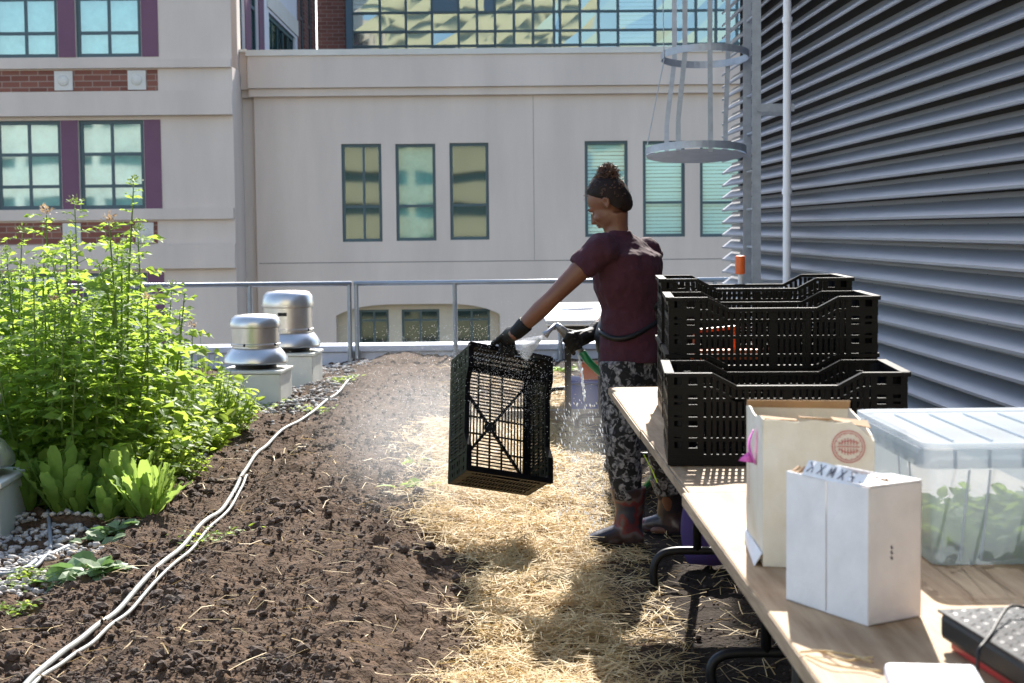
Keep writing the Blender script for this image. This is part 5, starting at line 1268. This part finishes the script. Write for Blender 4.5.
def lettuce(loc, H, label, nl=30):
    t = thing('lettuce', loc, label, 'lettuce', 'broad leaved lettuces beside the gravel'); ml = MB()
    for k in range(nl):
        an = k*2.4; tilt = .08+.95*(k/nl)*random.uniform(.6, 1.2); an += random.uniform(-.5, .5); L = H*random.uniform(.5, 1.1); d = V((math.cos(an)*tilt, math.sin(an)*tilt, 1)).normalized(); s = d.cross(V((0, 0, 1))).normalized(); u = s.cross(d); n = 10; vs = []; fs = []
        base = V((math.cos(an), math.sin(an), 0))*.02
        for i in range(n+1):
            f = i/n; ww = L*.105*(f**1.1)*((1.02-f)**.45)*2.1+.003; cur = -.35*L*f*f
            for j, q in enumerate((-1, -.5, 0, .5, 1)):
                ruf = .011*math.sin(i*2.9+j*2.1+k)*abs(q)*f; vs.append(base+d*L*f+s*ww*q+u*(cur*-1*.0+ruf+.10*ww*q*q)+V((0, 0, -.22*L*f*f*tilt)))
        for i in range(n):
            for j in range(4): a = i*5+j; fs.append((a, a+1, a+6, a+5))
        ml.add(vs, fs)
    ml.build('leaves', K['leafC'], t, smooth=True); return t
Lt = 'tall leafy backlit plant among the dense green clump at left'
pr = [tall_plant((0, 0, 0), 1.35, Lt), tall_plant((0, 0, 0), 1.2, Lt, True), tall_plant((0, 0, 0), 1.05, Lt, ns=4)]
pos = []
for (px, top, Y) in ((12, 226, 9.0), (40, 214, 9.6), (66, 246, 8.6), (92, 206, 9.2), (118, 222, 8.8), (150, 236, 9.4), (20, 265, 8.3), (52, 300, 8.2), (85, 310, 8.15), (168, 285, 10.0), (105, 270, 10.2), (0, 250, 10.4), (60, 255, 10.8), (138, 300, 8.6), (-18, 262, 9.4), (-8, 300, 8.4), (30, 290, 11.3), (128, 245, 10.6), (-30, 240, 8.9)): 
    pos.append((at(px, 300, Y).x, Y, at(px, top, Y).z))
for i, (x, y, h) in enumerate(pos):
    k = i % 3; H0 = (1.35, 1.2, 1.05)[k]
    if i < 3: o = pr[k]; o.location = (x, y, soil_h(x, y)-.02); o.rotation_euler.z = i; o.scale = (1, 1, h/H0) if False else (h/H0*.5+.5,)*2+(h/H0,)
    else: o = dup(pr[k], (x, y, soil_h(x, y)-.02), random.uniform(0, 6.28), scale=(h/H0*.5+.5, h/H0*.5+.5, h/H0))
x, y = at(131, 300, 8.75).x, 8.75
tall_plant((x, y, 0), at(134, 183, 8.75).z, 'tallest single stemmed plant rising above the left clump against the gridded window', ns=1, dens=.75)
x, y = at(192, 380, 10.8).x, 10.8
sp = tall_plant((x, y, 0), at(192, 328, 10.8).z, 'thin dry flowering stem right of the clump, in front of the beige wall', True, ns=1, dens=.35)
Lb = 'low bright green plant in the row along the left edge of the bed'
lp = [low_bush((0, 0, 0), .34, .55, Lb), low_bush((0, 0, 0), .30, .42, Lb, n=380)]
c0 = 0
for (px, py, Y, s) in ((150, 0, 9.2, 1.1), (180, 0, 9.9, 1.15), (205, 0, 10.9, 1.1), (165, 0, 10.6, 1.3), (130, 0, 8.6, 1.0), (228, 0, 11.9, .85), (195, 0, 12.1, 1.15), (150, 0, 11.6, 1.3), (105, 0, 8.5, 1.05), (60, 0, 8.5, 1.1), (20, 0, 8.4, 1.1), (-10, 0, 8.6, 1.2), (175, 0, 9.0, .62), (200, 0, 9.9, .6), (228, 0, 10.9, .62)):
    x = at(px, 430, Y).x; z = soil_h(x, Y)-.02; k = c0 % 2
    if c0 < 2: o = lp[k]; o.location = (x, Y, z); o.scale = (s, s, s)
    else: dup(lp[k], (x, Y, z), random.uniform(0, 6.28), scale=(s, s, s))
    c0 += 1
l1 = lettuce((0, 0, 0), .34, 'upright broad leaved lettuce in the row beside the gravel'); c0 = 0
for (px, py, s) in ((62, 515, 1.12), (92, 508, 1.0), (122, 512, 1.05), (42, 505, 1.1), (148, 520, .95), (105, 496, 1.1), (75, 493, 1.15), (135, 500, .95), (30, 512, .8), (78, 516, .75), (108, 518, .7), (134, 516, .72), (160, 506, .7), (52, 498, 1.1), (120, 494, 1.05), (28, 492, 1.2)):
    q = gp(px, py); z = soil_h(q.x, q.y)-.02
    if c0 == 0: l1.location = (q.x, q.y, z); l1.scale = (s,)*3
    else: dup(l1, (q.x, q.y, z), random.uniform(0, 6.28), scale=(s,)*3)
    c0 += 1
def weed(px, py, Rr, n, label, m, Ls=.05, wd=.3):
    q = gp(px, py); t = MB()
    for i in range(n):
        a = random.uniform(0, 6.28); r = Rr*random.random()**.7; x = math.cos(a)*r*1.4; y = math.sin(a)*r; an = random.uniform(0, 6.28)
        L = Ls*random.uniform(.6, 1.3); leaf(t, V((x, y, soil_h(q.x+x, q.y+y)+random.uniform(.0, .03))), V((math.cos(an), math.sin(an), random.uniform(.1, .8))), L, L*wd, fold=.2, curl=.4)
    o = t.build('weed', K[m]); o.location = (q.x, q.y, 0); return tag(o, label, 'weed')
weed(80, 576, .13, 70, 'grey green broad leaved weed on soil below the gravel', 'leafD', .09, .34)
weed(108, 535, .10, 34, 'small grey green weed at the gravel edge below the lettuces', 'leafD', .08, .34)
weed(30, 572, .14, 240, 'mossy bright green patch beside the gravel at the left edge', 'leafB', .022)
weed(15, 602, .08, 80, 'tiny green seedlings at the far lower left', 'leafB', .022)
weed(212, 545, .16, 90, 'sparse green weeds on soil right of the pale hose', 'leafB', .04, .15)
weed(345, 385, .12, 60, 'small weeds beside the far end of the pale hose', 'leafB', .04)
weed(315, 412, .14, 60, 'small weeds beside the hose bend near the gravel', 'leafB', .04)
weed(262, 405, .2, 90, 'green weeds at the foot of the squat roof vent', 'leafB', .05)
weed(412, 505, .06, 12, 'pale green torn leaves lying at the straw edge', 'leafC', .09)
weed(420, 470, .05, 8, 'single wilted leaf lying on soil below the mist', 'leafC', .08)
weed(560, 372, .1, 60, 'small green plant by the far table leg', 'leafC', .07)
weed(575, 368, .05, 8, 'single green sprig beside the blue tote', 'leafB', .05)
